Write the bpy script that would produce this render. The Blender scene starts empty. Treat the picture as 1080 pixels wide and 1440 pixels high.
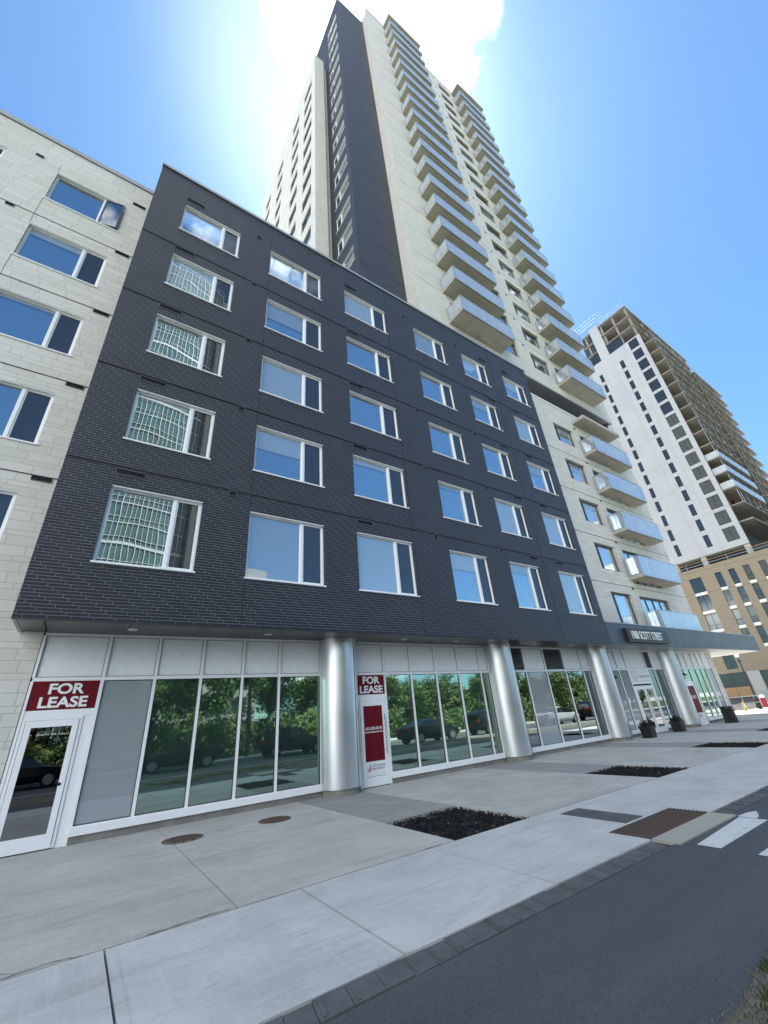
import bpy, bmesh, math, random
from mathutils import Vector, Matrix
random.seed(7)
R = math.radians
scene = bpy.context.scene
COL = scene.collection

# ------------------------------------------------------------------ helpers
class MB:
    """collects faces, with box-mapped UVs in metres, and links them as one mesh"""
    def __init__(s):
        s.v = []; s.f = []; s.mi = []; s.uv = []; s.mats = []; s.sm = []
    def m(s, mat):
        if mat not in s.mats: s.mats.append(mat)
        return s.mats.index(mat)
    def face(s, pts, mat=None, smooth=False, uv=None):
        i0 = len(s.v); s.v += [tuple(p) for p in pts]
        s.f.append(tuple(range(i0, i0 + len(pts)))); s.mi.append(s.m(mat)); s.sm.append(smooth)
        if uv is None:
            a, b, c = Vector(pts[0]), Vector(pts[1]), Vector(pts[2])
            n = (b - a).cross(c - a)
            ax = max(range(3), key=lambda k: abs(n[k]))
            if ax == 1: uv = [(p[0], p[2]) for p in pts]
            elif ax == 0: uv = [(p[1], p[2]) for p in pts]
            else: uv = [(p[0], p[1]) for p in pts]
        s.uv.append(uv)
    def box(s, x0, x1, y0, y1, z0, z1, mat=None, skip=''):
        p = lambda x, y, z: (x, y, z)
        F = {'-y': [p(x0,y0,z0),p(x1,y0,z0),p(x1,y0,z1),p(x0,y0,z1)], '+y': [p(x1,y1,z0),p(x0,y1,z0),p(x0,y1,z1),p(x1,y1,z1)],
             '-x': [p(x0,y1,z0),p(x0,y0,z0),p(x0,y0,z1),p(x0,y1,z1)], '+x': [p(x1,y0,z0),p(x1,y1,z0),p(x1,y1,z1),p(x1,y0,z1)],
             '-z': [p(x0,y1,z0),p(x1,y1,z0),p(x1,y0,z0),p(x0,y0,z0)], '+z': [p(x0,y0,z1),p(x1,y0,z1),p(x1,y1,z1),p(x0,y1,z1)]}
        for k, q in F.items():
            if k not in skip.split(','): s.face(q, mat)
    def frame(s, x0, x1, z0, z1, y0, y1, t, mat=None):
        s.box(x0, x1, y0, y1, z0, z0+t, mat); s.box(x0, x1, y0, y1, z1-t, z1, mat)
        s.box(x0, x0+t, y0, y1, z0+t, z1-t, mat); s.box(x1-t, x1, y0, y1, z0+t, z1-t, mat)
    def tube(s, a, b, r0, r1=None, n=8, mat=None, caps=True):
        r1 = r0 if r1 is None else r1
        a, b = Vector(a), Vector(b); d = (b - a).normalized()
        u = d.cross(Vector((0,0,1)));  u = u.normalized() if u.length > 1e-4 else Vector((1,0,0))
        w = u.cross(d)
        A = [a + (u*math.cos(2*math.pi*i/n) + w*math.sin(2*math.pi*i/n))*r0 for i in range(n)]
        B = [b + (u*math.cos(2*math.pi*i/n) + w*math.sin(2*math.pi*i/n))*r1 for i in range(n)]
        for i in range(n):
            j = (i+1) % n
            s.face([A[j], A[i], B[i], B[j]], mat, True)
        if caps: s.face(A, mat); s.face(B[::-1], mat)
    def lathe(s, cx, cy, prof, n=32, mat=None, smooth=True):
        for k in range(len(prof)-1):
            (r0, z0), (r1, z1) = prof[k], prof[k+1]
            for i in range(n):
                a, b = 2*math.pi*i/n, 2*math.pi*(i+1)/n
                q = [(cx+r0*math.cos(a), cy+r0*math.sin(a), z0), (cx+r0*math.cos(b), cy+r0*math.sin(b), z0),
                     (cx+r1*math.cos(b), cy+r1*math.sin(b), z1), (cx+r1*math.cos(a), cy+r1*math.sin(a), z1)]
                s.face(q, mat, smooth, uv=[(a*r0, z0), (b*r0, z0), (b*r1, z1), (a*r1, z1)])
    def prism(s, poly, z0, z1, mat=None):
        n = len(poly)
        s.face([(x, y, z1) for x, y in poly], mat); s.face([(x, y, z0) for x, y in poly[::-1]], mat)
        for i in range(n):
            a, b = poly[i], poly[(i+1) % n]
            s.face([(a[0],a[1],z0),(b[0],b[1],z0),(b[0],b[1],z1),(a[0],a[1],z1)], mat)
    def build(s, name, mat=None, parent=None, weld=False, mesh_name=None):
        me = bpy.data.meshes.new(mesh_name or name)
        me.from_pydata(s.v, [], s.f)
        ul = me.uv_layers.new(name='UVMap')
        flat = [c for f in s.uv for p in f for c in p]
        ul.data.foreach_set('uv', flat)
        me.polygons.foreach_set('material_index', s.mi); me.polygons.foreach_set('use_smooth', s.sm)
        for k in s.mats: me.materials.append(k or mat)
        if weld:
            bm = bmesh.new(); bm.from_mesh(me); bmesh.ops.remove_doubles(bm, verts=bm.verts, dist=1e-4); bm.to_mesh(me); bm.free()
        me.update()
        return link(name, me, parent)

def link(name, me, parent=None, loc=None, rotz=None):
    o = bpy.data.objects.new(name, me); COL.objects.link(o)
    if parent is not None: o.parent = parent
    if loc is not None: o.location = loc
    if rotz is not None: o.rotation_euler.z = rotz
    return o
def tag(o, label=None, cat=None, group=None, kind=None):
    for k, v in (('label', label), ('category', cat), ('group', group), ('kind', kind)):
        if v: o[k] = v
    return o
def thing(name, label, cat, loc=(0,0,0), rotz=0, group=None):
    o = bpy.data.objects.new(name, None); COL.objects.link(o)
    o.location = loc; o.rotation_euler.z = rotz; o.empty_display_size = .3
    return tag(o, label, cat, group)
def dup(root, loc, rotz=None, label=None, scale=None):
    r = root.copy(); COL.objects.link(r); r.location = loc
    if rotz is not None: r.rotation_euler.z = rotz
    if scale: r.scale = (scale,)*3
    if label: r['label'] = label
    for ch in list(root.children):
        c = ch.copy(); COL.objects.link(c); c.parent = r
        for g in list(ch.children):
            d = g.copy(); COL.objects.link(d); d.parent = c
    return r
def copy_part(p, parent, loc, rotz=None):
    c = p.copy(); COL.objects.link(c); c.parent = parent; c.location = loc
    if rotz is not None: c.rotation_euler.z = rotz
    for g in list(p.children):
        d = g.copy(); COL.objects.link(d); d.parent = c
    return c
def bevel(o, w=.01, seg=2):
    b = o.modifiers.new('bevel', 'BEVEL'); b.width = w; b.segments = seg; b.limit_method = 'ANGLE'; b.angle_limit = R(40)
    return o
def text_obj(name, body, size, mat, loc, parent=None, extrude=.004, bold=0., align='LEFT', sx=1., rot=(R(90),0,0), space=1.0, line=1.0):
    cu = bpy.data.curves.new('tmp', 'FONT'); cu.body = body; cu.size = size; cu.extrude = extrude; cu.offset = bold
    cu.align_x = align; cu.space_character = space; cu.space_line = line; cu.resolution_u = 6
    t = bpy.data.objects.new('tmp', cu); COL.objects.link(t)
    dg = bpy.context.evaluated_depsgraph_get(); dg.update()
    me = bpy.data.meshes.new_from_object(t.evaluated_get(dg)); bpy.data.objects.remove(t); bpy.data.curves.remove(cu)
    me.transform(Matrix.Diagonal((sx, 1, 1, 1)))
    me.transform(Matrix.Rotation(rot[2], 4, 'Z') @ Matrix.Rotation(rot[0], 4, 'X'))
    me.materials.clear(); me.materials.append(mat)
    o = link(name, me, parent, loc)
    return o

# ------------------------------------------------------------------ materials
class NT:
    def __init__(s, name):
        s.mat = bpy.data.materials.new(name); s.mat.use_nodes = True
        s.t = s.mat.node_tree; s.n = s.t.nodes; s.n.clear()
        s.out = s.add('ShaderNodeOutputMaterial')
    def add(s, kind, **kw):
        n = s.n.new(kind)
        for k, v in kw.items():
            if k in n.inputs.keys() if isinstance(k, str) else False: n.inputs[k].default_value = v
            else: setattr(n, k, v)
        return n
    def l(s, a, b): s.t.links.new(a, b)
    def set(s, sock, v):
        if hasattr(v, 'is_output') or isinstance(v, bpy.types.NodeSocket): s.l(v, sock)
        else: sock.default_value = v
    def math(s, op, a, b=None, c=None, clamp=False):
        n = s.n.new('ShaderNodeMath'); n.operation = op; n.use_clamp = clamp
        s.set(n.inputs[0], a)
        if b is not None: s.set(n.inputs[1], b)
        if c is not None: s.set(n.inputs[2], c)
        return n.outputs[0]
    def mix(s, f, a, b, blend='MIX'):
        n = s.n.new('ShaderNodeMix'); n.data_type = 'RGBA'; n.blend_type = blend
        s.set(n.inputs[0], f); s.set(n.inputs[6], a); s.set(n.inputs[7], b)
        return n.outputs[2]
    def ramp(s, f, stops):
        n = s.n.new('ShaderNodeValToRGB'); s.l(f, n.inputs[0])
        cr = n.color_ramp
        while len(cr.elements) < len(stops): cr.elements.new(.5)
        for e, (p, c) in zip(cr.elements, stops): e.position = p; e.color = c if len(c) == 4 else (*c, 1)
        return n.outputs[0]
    def uv(s):
        return s.n.new('ShaderNodeTexCoord').outputs['UV']
    def obj(s):
        return s.n.new('ShaderNodeTexCoord').outputs['Object']
    def noise(s, vec, scale, detail=4, rough=.55, dist=0):
        n = s.n.new('ShaderNodeTexNoise'); n.inputs['Scale'].default_value = scale; n.inputs['Detail'].default_value = detail
        n.inputs['Roughness'].default_value = rough; n.inputs['Distortion'].default_value = dist
        s.l(vec, n.inputs['Vector']); return n.outputs['Fac']
    def mapping(s, vec, scale=(1,1,1), loc=(0,0,0), rot=(0,0,0)):
        n = s.n.new('ShaderNodeMapping'); n.inputs['Scale'].default_value = scale; n.inputs['Location'].default_value = loc
        n.inputs['Rotation'].default_value = rot; s.l(vec, n.inputs['Vector']); return n.outputs[0]
    def bump(s, h, strength=.3, dist=.01):
        n = s.n.new('ShaderNodeBump'); n.inputs['Strength'].default_value = strength; n.inputs['Distance'].default_value = dist
        s.l(h, n.inputs['Height']); return n.outputs[0]
    def bsdf(s, color, rough=.6, metal=0., normal=None, spec=.5, coat=0.):
        p = s.n.new('ShaderNodeBsdfPrincipled')
        s.set(p.inputs['Base Color'], color if not (isinstance(color, tuple) and len(color) == 3) else (*color, 1))
        s.set(p.inputs['Roughness'], rough); s.set(p.inputs['Metallic'], metal)
        p.inputs['Specular IOR Level'].default_value = spec; p.inputs['Coat Weight'].default_value = coat
        if normal is not None: s.l(normal, p.inputs['Normal'])
        s.l(p.outputs[0], s.out.inputs[0]); return p

def c4(c): return (*c, 1)
def mul(c, k): return tuple(x*k for x in c)

def plain(name, col, rough=.6, metal=0., var=.12, scale=8., spec=.5, bump=0., uvmap=False):
    t = NT(name); v = t.obj()
    a = t.noise(v, scale, 5, .6); b = t.noise(v, scale*.17, 3, .5)
    f = t.math('ADD', t.math('MULTIPLY', a, .5), t.math('MULTIPLY', b, .5))
    c = t.ramp(f, [(.3, mul(col, 1-var)), (.7, mul(col, 1+var))])
    rr = t.math('MULTIPLY_ADD', a, .2, rough-.1)
    t.bsdf(c, rr, metal, t.bump(a, bump, .01) if bump else None, spec)
    return t.mat

def brick_mat():
    t = NT('dark_brick'); uv = t.uv()
    sp = t.n.new('ShaderNodeSeparateXYZ'); t.l(uv, sp.inputs[0]); u, v = sp.outputs[0], sp.outputs[1]
    H, L, M = .0695, .372, .0135
    row = t.math('FLOOR', t.math('DIVIDE', v, H))
    uu = t.math('ADD', u, t.math('MULTIPLY', row, L*.263))
    cx = t.math('DIVIDE', uu, L)
    fu = t.math('MULTIPLY', t.math('FRACT', cx), L); fv = t.math('MULTIPLY', t.math('FRACT', t.math('DIVIDE', v, H)), H)
    du = t.math('MINIMUM', fu, t.math('SUBTRACT', L, fu)); dv = t.math('MINIMUM', fv, t.math('SUBTRACT', H, fv))
    wob = t.math('MULTIPLY_ADD', t.noise(uv, 30, 2), .006, -.003)
    d = t.math('ADD', t.math('MINIMUM', du, dv), wob)
    mort = t.math('SUBTRACT', 1., t.math('DIVIDE', t.math('SUBTRACT', d, M*.36), M*.3), clamp=True)
    cb = t.n.new('ShaderNodeCombineXYZ'); t.l(t.math('FLOOR', cx), cb.inputs[0]); t.l(row, cb.inputs[1])
    wn = t.n.new('ShaderNodeTexWhiteNoise'); wn.noise_dimensions = '2D'; t.l(cb.outputs[0], wn.inputs['Vector'])
    big = t.noise(uv, .35, 4, .6)
    base = t.ramp(wn.outputs['Value'], [(0, (.012,.0145,.024)), (.5, (.017,.020,.031)), (.93, (.023,.026,.036)), (1, (.036,.036,.038))])
    base = t.mix(t.math('MULTIPLY', big, .5), base, c4((.024,.027,.037)))
    fine = t.noise(uv, 60, 3)
    base = t.mix(t.math('MULTIPLY', fine, .25), base, c4((.012,.013,.018)))
    stn = t.noise(t.mapping(uv, (2.6, .12, 1)), 1.3, 5, .65)
    base = t.mix(t.math('MULTIPLY', stn, .55), base, c4((.0095,.011,.016)))
    mc = t.mix(t.noise(uv, 1.2, 3), c4((.085,.092,.105)), c4((.165,.172,.19)))
    col = t.mix(mort, base, mc)
    hgt = t.math('SUBTRACT', t.math('MULTIPLY', fine, .15), mort)
    t.bsdf(col, t.math('MULTIPLY_ADD', mort, .3, .5), 0, t.bump(hgt, .35, .006), .4)
    return t.mat

def stone_mat(name='limestone', tint=(1,1,1), P=.60, L=.62):
    t = NT(name); uv = t.uv()
    sp = t.n.new('ShaderNodeSeparateXYZ'); t.l(uv, sp.inputs[0]); u, v = sp.outputs[0], sp.outputs[1]
    q = t.math('DIVIDE', v, P); fl = t.math('FLOOR', q); p = t.math('FRACT', q)
    # two full courses and a thin one per period
    a = t.math('MINIMUM', t.math('MULTIPLY', p, 2/.79), 2.)
    b = t.math('MAXIMUM', t.math('DIVIDE', t.math('SUBTRACT', p, .79), .21), 0.)
    rv = t.math('ADD', t.math('MULTIPLY', fl, 3.), t.math('ADD', a, b))
    row = t.math('FLOOR', rv); fr = t.math('FRACT', rv)
    hrow = t.math('ADD', .79*P/2, t.math('MULTIPLY', t.math('GREATER_THAN', p, .79), .21*P - .79*P/2))
    fv = t.math('MULTIPLY', fr, hrow); dv = t.math('MINIMUM', fv, t.math('SUBTRACT', hrow, fv))
    rn = t.n.new('ShaderNodeTexWhiteNoise'); rn.noise_dimensions = '1D'; t.l(row, rn.inputs['W'])
    cx = t.math('ADD', t.math('DIVIDE', u, L), t.math('MULTIPLY', rn.outputs['Value'], 7.3))
    fu = t.math('MULTIPLY', t.math('FRACT', cx), L); du = t.math('MINIMUM', fu, t.math('SUBTRACT', L, fu))
    d = t.math('ADD', t.math('MINIMUM', du, dv), t.math('MULTIPLY_ADD', t.noise(uv, 25, 2), .006, -.003))
    mort = t.math('SUBTRACT', 1., t.math('DIVIDE', t.math('SUBTRACT', d, .003), .004), clamp=True)
    cb = t.n.new('ShaderNodeCombineXYZ'); t.l(t.math('FLOOR', cx), cb.inputs[0]); t.l(row, cb.inputs[1])
    wn = t.n.new('ShaderNodeTexWhiteNoise'); wn.noise_dimensions = '2D'; t.l(cb.outputs[0], wn.inputs['Vector'])
    k = lambda c: tuple(x*y for x, y in zip(c, tint))
    base = t.ramp(wn.outputs['Value'], [(0, k((.605,.585,.535))), (.5, k((.65,.63,.58))), (1, k((.685,.665,.615)))])
    base = t.mix(t.math('MULTIPLY', t.noise(uv, .5, 5, .65), .25), base, c4(k((.57,.55,.50))))
    fine = t.noise(uv, 45, 4, .7)
    base = t.mix(t.math('MULTIPLY', t.math('GREATER_THAN', fine, .62), .18), base, c4(k((.45,.43,.40))))
    col = t.mix(mort, base, c4(k((.40,.38,.34))))
    hgt = t.math('SUBTRACT', t.math('MULTIPLY', fine, .35), mort)
    t.bsdf(col, .8, 0, t.bump(hgt, .45, .008), .3)
    return t.mat

def concrete_mat(name, col, var=.12, stain=.25, scale=1., warm=None, bump=.15, streak=.0):
    t = NT(name); v = t.obj()
    a = t.noise(v, 1.1*scale, 6, .62, .4); b = t.noise(v, 90, 2, .6); c = t.noise(t.mapping(v, (.5, 3.2, 1), rot=(0,0,.35)), 1.3*scale, 5, .65, .8)
    base = t.ramp(a, [(.28, mul(col, 1-var)), (.72, mul(col, 1+var))])
    def soft(f, lo, hi):
        n = t.n.new('ShaderNodeMapRange'); n.interpolation_type = 'SMOOTHSTEP'; t.l(f, n.inputs[0]); n.inputs[1].default_value = lo; n.inputs[2].default_value = hi
        return n.outputs[0]
    base = t.mix(t.math('MULTIPLY', soft(c, .50, .70), stain), base, c4(mul(warm or col, .62)))
    base = t.mix(t.math('MULTIPLY', soft(t.noise(v, 14*scale, 5, .7, .5), .50, .75), stain*.8), base, c4(mul(col, .6)))
    if streak:
        s1 = t.noise(t.mapping(v, (22, 1.1, 1), rot=(0,0,-.25)), 1., 4, .7, .6); s2 = t.noise(t.mapping(v, (1.2, 9, 1), rot=(0,0,.15)), 1.6, 6, .7, 1.2)
        base = t.mix(t.math('MULTIPLY', soft(s1, .48, .72), streak*.42), base, c4(mul(col, 1.3)))
        base = t.mix(t.math('MULTIPLY', soft(s2, .52, .74), streak), base, c4(mul(col, .58)))
        sp = t.noise(v, 2.3, 2, .5); spots = t.math('MULTIPLY', soft(t.noise(v, 26, 1, .4), .72, .78), soft(sp, .5, .6))
        base = t.mix(t.math('MULTIPLY', spots, .5), base, c4(mul(col, .35)))
    base = t.mix(t.math('MULTIPLY', t.math('GREATER_THAN', b, .58), .22), base, c4(mul(col, .6)))
    base = t.mix(t.math('MULTIPLY', t.math('LESS_THAN', b, .40), .18), base, c4(mul(col, 1.3)))
    t.bsdf(base, .85, 0, t.bump(t.math('ADD', t.math('MULTIPLY', b, .4), a), bump, .006), .3)
    return t.mat

def glass_mat(name, refl=.45, tint=(.55,.62,.66), gl=(.93,.97,1.), wavy=.0, fres=.25, veil=0., veilc=(.6,.65,.68), rough=.004):
    t = NT(name)
    tr = t.n.new('ShaderNodeBsdfTransparent'); tr.inputs[0].default_value = c4(tint)
    body = tr.outputs[0]
    if veil:
        df = t.n.new('ShaderNodeBsdfDiffuse'); df.inputs[0].default_value = c4(veilc)
        mv = t.n.new('ShaderNodeMixShader'); mv.inputs[0].default_value = veil; t.l(body, mv.inputs[1]); t.l(df.outputs[0], mv.inputs[2]); body = mv.outputs[0]
    g = t.n.new('ShaderNodeBsdfGlossy'); g.inputs['Roughness'].default_value = rough; g.inputs['Color'].default_value = c4(gl)
    if wavy:
        nn = t.noise(t.obj(), .55, 2, .4)
        t.l(t.bump(nn, wavy, .06), g.inputs['Normal'])
    lw = t.n.new('ShaderNodeLayerWeight'); lw.inputs[0].default_value = .35
    f = t.math('MULTIPLY_ADD', lw.outputs['Fresnel'], fres, refl, clamp=True)
    mx = t.n.new('ShaderNodeMixShader'); t.l(f, mx.inputs[0]); t.l(body, mx.inputs[1]); t.l(g.outputs[0], mx.inputs[2])
    t.l(mx.outputs[0], t.out.inputs[0])
    return t.mat

def metal_brushed(name, col, rough=.32):
    t = NT(name); v = t.obj()
    a = t.noise(t.mapping(v, (1, 1, 60)), 2., 3); b = t.noise(v, .8, 4, .6); c = t.noise(t.mapping(v, (9, 9, .25)), 1.4, 4, .6)
    base = t.ramp(t.math('ADD', t.math('MULTIPLY', b, .6), t.math('MULTIPLY', c, .4)), [(.3, mul(col, .86)), (.7, mul(col, 1.06))])
    rr = t.math('MULTIPLY_ADD', b, .18, rough-.08)
    t.bsdf(base, rr, .85, t.bump(a, .05, .004))
    return t.mat

M = {}
M['brick'] = brick_mat()
M['stone'] = stone_mat()
M['tan_brick'] = stone_mat('tan_brick', (.50,.415,.315), .36, .40)
M['void'] = plain('dark_void', (.003,.003,.004), .9)
M['joint'] = plain('joint_sealant', (.012,.013,.016), .8)
M['white_metal'] = plain('white_aluminium', (.86,.865,.87), .35, 0, .03, 3, .5)
M['grey_frame'] = plain('grey_aluminium', (.16,.175,.19), .4, .2, .06, 4)
M['dark_frame'] = plain('charcoal_frame', (.028,.03,.034), .42, .1, .1, 4)
M['mid_metal'] = plain('mid_grey_metal', (.33,.35,.37), .38, .4, .06, 4)
M['cap'] = plain('parapet_metal', (.36,.37,.385), .45, .3, .06, 2)
M['soffit'] = plain('soffit_panel', (.075,.078,.084), .3, .3, .1, 1.5)
M['canopy'] = plain('canopy_panel', (.075,.08,.092), .42, .5, .1, 1.2)
M['canopy_under_lit'] = plain('canopy_soffit', (.55,.55,.54), .5, .1, .05, 2)
M['spandrel'] = plain('spandrel_panel', (.84,.85,.86), .6, 0, .07, 40, .3)
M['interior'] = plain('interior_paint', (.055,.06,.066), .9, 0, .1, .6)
M['shop_inside'] = plain('shop_interior', (.075,.115,.105), .9, 0, .25, .8)
M['blind'] = plain('blind_fabric', (.88,.89,.90), .85, 0, .03, 3)
M['half_blind'] = plain('blind_fabric_grey', (.70,.73,.76), .85, 0, .05, 3)
M['glass'] = glass_mat('window_glass', .37, (.93,.96,.97), (.92,.98,1.), .10, .3)
M['blind'] = glass_mat('blind_behind_glass', .34, (.9,.9,.9), (.92,.98,1.), .10, .3, 1., (.25,.30,.33)); M['half_blind'] = glass_mat('grey_blind_behind_glass', .34, (.9,.9,.9), (.92,.98,1.), .10, .3, 1., (.18,.22,.25))
M['screen'] = glass_mat('insect_screen', .11, (.25,.27,.29), (.75,.8,.85), .05, .15, .55, (.062,.07,.078))
M['green_glass'] = glass_mat('green_shop_glass', .42, (.40,.60,.50), (.78,.98,.88), .05, .3, .34, (.085,.15,.125), .022)
M['clear_glass'] = glass_mat('clear_shop_glass', .40, (.35,.42,.45), (.9,1,1), .05, .3)
M['dark_glass'] = glass_mat('dark_door_glass', .30, (.08,.09,.10), (.95,.97,1), .03, .3)
M['frosted'] = glass_mat('frosted_glass', .13, (.5,.55,.56), (.9,.95,1), .0, .25, .9, (.34,.38,.40))
M['blue_glass'] = glass_mat('blue_film_glass', .22, (.16,.24,.28), (.8,.95,1), .03, .3, .5, (.05,.085,.11))
M['rail_glass'] = glass_mat('balcony_glass', .20, (.80,.86,.90), (.93,.97,1), .0, .30, .42, (.72,.76,.80))
M['slab'] = concrete_mat('balcony_concrete', (.45,.415,.36), .14, .45, .9)
M['pale_slab'] = concrete_mat('slab_concrete', (.48,.46,.42), .12, .3, .5)
M['column'] = metal_brushed('brushed_cladding', (.66,.68,.70), .36)
M['plaza'] = concrete_mat('plaza_concrete', (.475,.465,.425), .17, .36, .8, (.40,.375,.335), .15, .55)
M['walk'] = concrete_mat('sidewalk_concrete', (.535,.535,.515), .16, .38, .9, None, .15, .62)
M['plinth'] = concrete_mat('plinth_concrete', (.22,.215,.20), .25, .45, 2.2)
M['paver'] = concrete_mat('grey_paver', (.32,.315,.30), .13, .2, 1.4)
M['kerb'] = concrete_mat('dark_kerb_paver', (.118,.12,.125), .25, .4, 3., None, .5)
M['red'] = plain('burgundy_vinyl', (.145,.008,.016), .5, 0, .04, 2, .15)
M['white_vinyl'] = plain('white_vinyl', (.82,.82,.82), .45, 0, .02, 2)
M['black'] = plain('black_paint', (.012,.012,.013), .45, 0, .15, 6)
M['ink'] = plain('grey_ink', (.12,.13,.15), .6)
M['orange'] = plain('orange_print', (.55,.16,.06), .5)
M['letter_white'] = plain('letter_white', (.85,.85,.84), .4, 0, .02)
M['steel'] = plain('galvanised_steel', (.5,.52,.54), .35, .8, .1, 5)
M['wood'] = plain('plywood', (.42,.25,.12), .75, 0, .2, 3)
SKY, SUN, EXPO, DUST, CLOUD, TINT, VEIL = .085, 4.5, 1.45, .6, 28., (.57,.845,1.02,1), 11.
# ------------------------------------------------------------------ wall with openings
def wall(mb, axis, pos, u0, u1, z0, z1, ops, depth, mat, rmat=None, vcuts=()):
    """front sheet facing -axis with openings (u0,u1,z0,z1) and their reveals going inward by depth"""
    us = sorted(set([u0, u1] + [o[k] for o in ops for k in (0, 1)] + list(vcuts)))
    zs = sorted(set([z0, z1] + [o[k] for o in ops for k in (2, 3)]))
    P = (lambda u, d, z: (u, pos+d, z)) if axis == 'y' else (lambda u, d, z: (pos+d, u, z))
    flip = axis == 'x'
    def F(q, m): mb.face(q[::-1] if flip else q, m)
    for a, b in zip(us, us[1:]):
        run = None
        for c, d in zip(zs, zs[1:]):
            um, zm = (a+b)/2, (c+d)/2
            hole = any(o[0] < um < o[1] and o[2] < zm < o[3] for o in ops)
            if hole:
                if run: F([P(a,0,run[0]),P(b,0,run[0]),P(b,0,run[1]),P(a,0,run[1])], mat); run = None
            else: run = (run[0] if run else c, d)
        if run: F([P(a,0,run[0]),P(b,0,run[0]),P(b,0,run[1]),P(a,0,run[1])], mat)
    rm = rmat or mat
    for o in ops:
        a, b, c, d = o[:4]
        F([P(a,0,d),P(b,0,d),P(b,depth,d),P(a,depth,d)], rm)          # head (faces down)
        F([P(a,depth,c),P(b,depth,c),P(b,0,c),P(a,0,c)], rm)
        F([P(a,0,c),P(a,0,d),P(a,depth,d),P(a,depth,c)][::-1], rm)
        F([P(b,0,c),P(b,0,d),P(b,depth,d),P(b,depth,c)], rm)

# ------------------------------------------------------------------ windows (local: x along wall, y inward, z up)
def win(w, h, style, blind=0., parent=None, name='window', blind_mat='blind'):
    """style L: white frame, wide fixed light and narrow casement right; R: same mirrored; G: grey frame, casement on the left"""
    f = MB(); d0 = .085 if style in 'LR' else .15
    fm = M['white_metal'] if style in 'LR' else M['grey_frame']
    sm = M['white_metal'] if style in 'LR' else M['dark_frame']
    t = .045 if style in 'LR' else .06
    cw = w*(.31 if style in 'LR' else .25)
    f.frame(0, w, 0, h, d0, d0+.09, t, fm)
    xm = w-cw if style == 'L' else cw
    f.box(xm-.035, xm+.035, d0-.012, d0+.088, t, h-t, fm)
    # casement sash and glazing stops
    ca, cb = (xm+.035, w-t) if style == 'L' else (t, xm-.035)
    f.frame(ca, cb, t, h-t, d0+.012, d0+.075, .038, sm)
    fa, fb = (t, xm-.035) if style == 'L' else (xm+.035, w-t)
    f.frame(fa, fb, t, h-t, d0+.03, d0+.075, .018, M['dark_frame'] if style == 'G' else fm)
    if style in 'LR':
        f.box(-.03, w+.03, -.035, d0+.02, -.035, .002, fm)                # sill
        f.box(.003, w-.003, .012, d0-.003, h-.03, h-.003, fm)              # head flashing
    else:
        f.box(.003, w-.003, .02, d0-.003, .002, .03, M['grey_frame'])
    o = f.build(name, fm, parent)
    g = MB(); g.box(fa+.018, fb-.018, d0+.045, d0+.065, t+.018, h-t-.018); g.build('pane', M['glass'], o)
    g = MB(); g.box(ca+.038, cb-.038, d0+.03, d0+.05, t+.038, h-t-.038); g.build('casement_pane', M['screen'] if style in 'LR' else M['dark_glass'], o)
    if blind > 0:
        hb = (h-.1)*blind
        hb = min(hb, h-2*(t+.018)-.004); zt_ = h-t-.020
        g = MB(); g.box(fa+.020, fb-.020, d0+.040, d0+.0445, zt_-hb, zt_)
        g.build('roller_blind', M[blind_mat], o)
    return o
def window_parts(proto, parent, loc, rotz=0): return copy_part(proto, parent, loc, rotz)

def vent(w, h):
    b = MB(); b.frame(0, w, 0, h, -.018, .03, .010, M['grey_frame'])
    n = max(3, int(h/.035))
    for i in range(n):
        z = .014 + (h-.028)*i/n
        b.face([(.012,-.005,z+.02),(w-.012,-.005,z+.02),(w-.012,-.013,z+.006),(.012,-.013,z+.006)], M['dark_frame'])
    b.face([(.01,-.004,.01),(w-.01,-.004,.01),(w-.01,-.004,h-.01),(.01,-.004,h-.01)], M['void'])
    return b

Z = 1.6                       # camera height; the levels below were taken relative to it
B = thing('apartment_building', 'long apartment block with dark brick front, pale stone wings and tall balconied tower', 'apartment building')

rt = [3.75+1.6+0*k for k in range(1)]
ROWT = [5.347+Z, 8.332+Z, 11.32+Z, 14.329+Z, 17.315+Z]
ROWB = [3.461+Z, 6.682+Z, 9.723+Z, 12.743+Z, 15.767+Z]
DX = [(-.452, 1.99), (2.741, 2.227), (6.103, 2.215), (10.007, 2.008), (13.273, 1.931), (16.568, 2.0)]
DX0, DX1, DB, DT = -1.43, 19.12, 3.84, 20.56
# ---- dark brick front
mb = MB()
ops = [(x, x+w, b, t) for x, w in DX for b, t in zip(ROWB, ROWT)]
wall(mb, 'y', 0, DX0, DX1, DB, DT, ops, .10, M['brick'])
mb.face([(DX0,1.2,DB),(DX0,0,DB),(DX0,0,DT),(DX0,1.2,DT)], M['brick'])
mb.face([(DX1,0,DB),(DX1,1.2,DB),(DX1,1.2,DT),(DX1,0,DT)], M['brick'])
JZ = [t+.56-.16-.02 for t in ROWT]
def hjoint(mb, x0, x1, y, z, ops, w=.034):
    mb.box(x0, x1, y-.003, y+.001, z-w/2, z+w/2, M['void']); mb.box(x0, x1, y-.012, y+.001, z-w/2-.008, z-w/2-.001, M['dark_frame'])
for k, z in enumerate([ROWT[0]+.52, ROWT[1]+.50, ROWT[2]+.50, ROWT[3]+.49]):
    hjoint(mb, DX0, DX1, 0, z, ops)
    for i in range(7): mb.box(DX0+1.6+i*2.9, DX0+1.615+i*2.9, -.003, .001, z-.06, z-.011, M['joint'])
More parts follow.
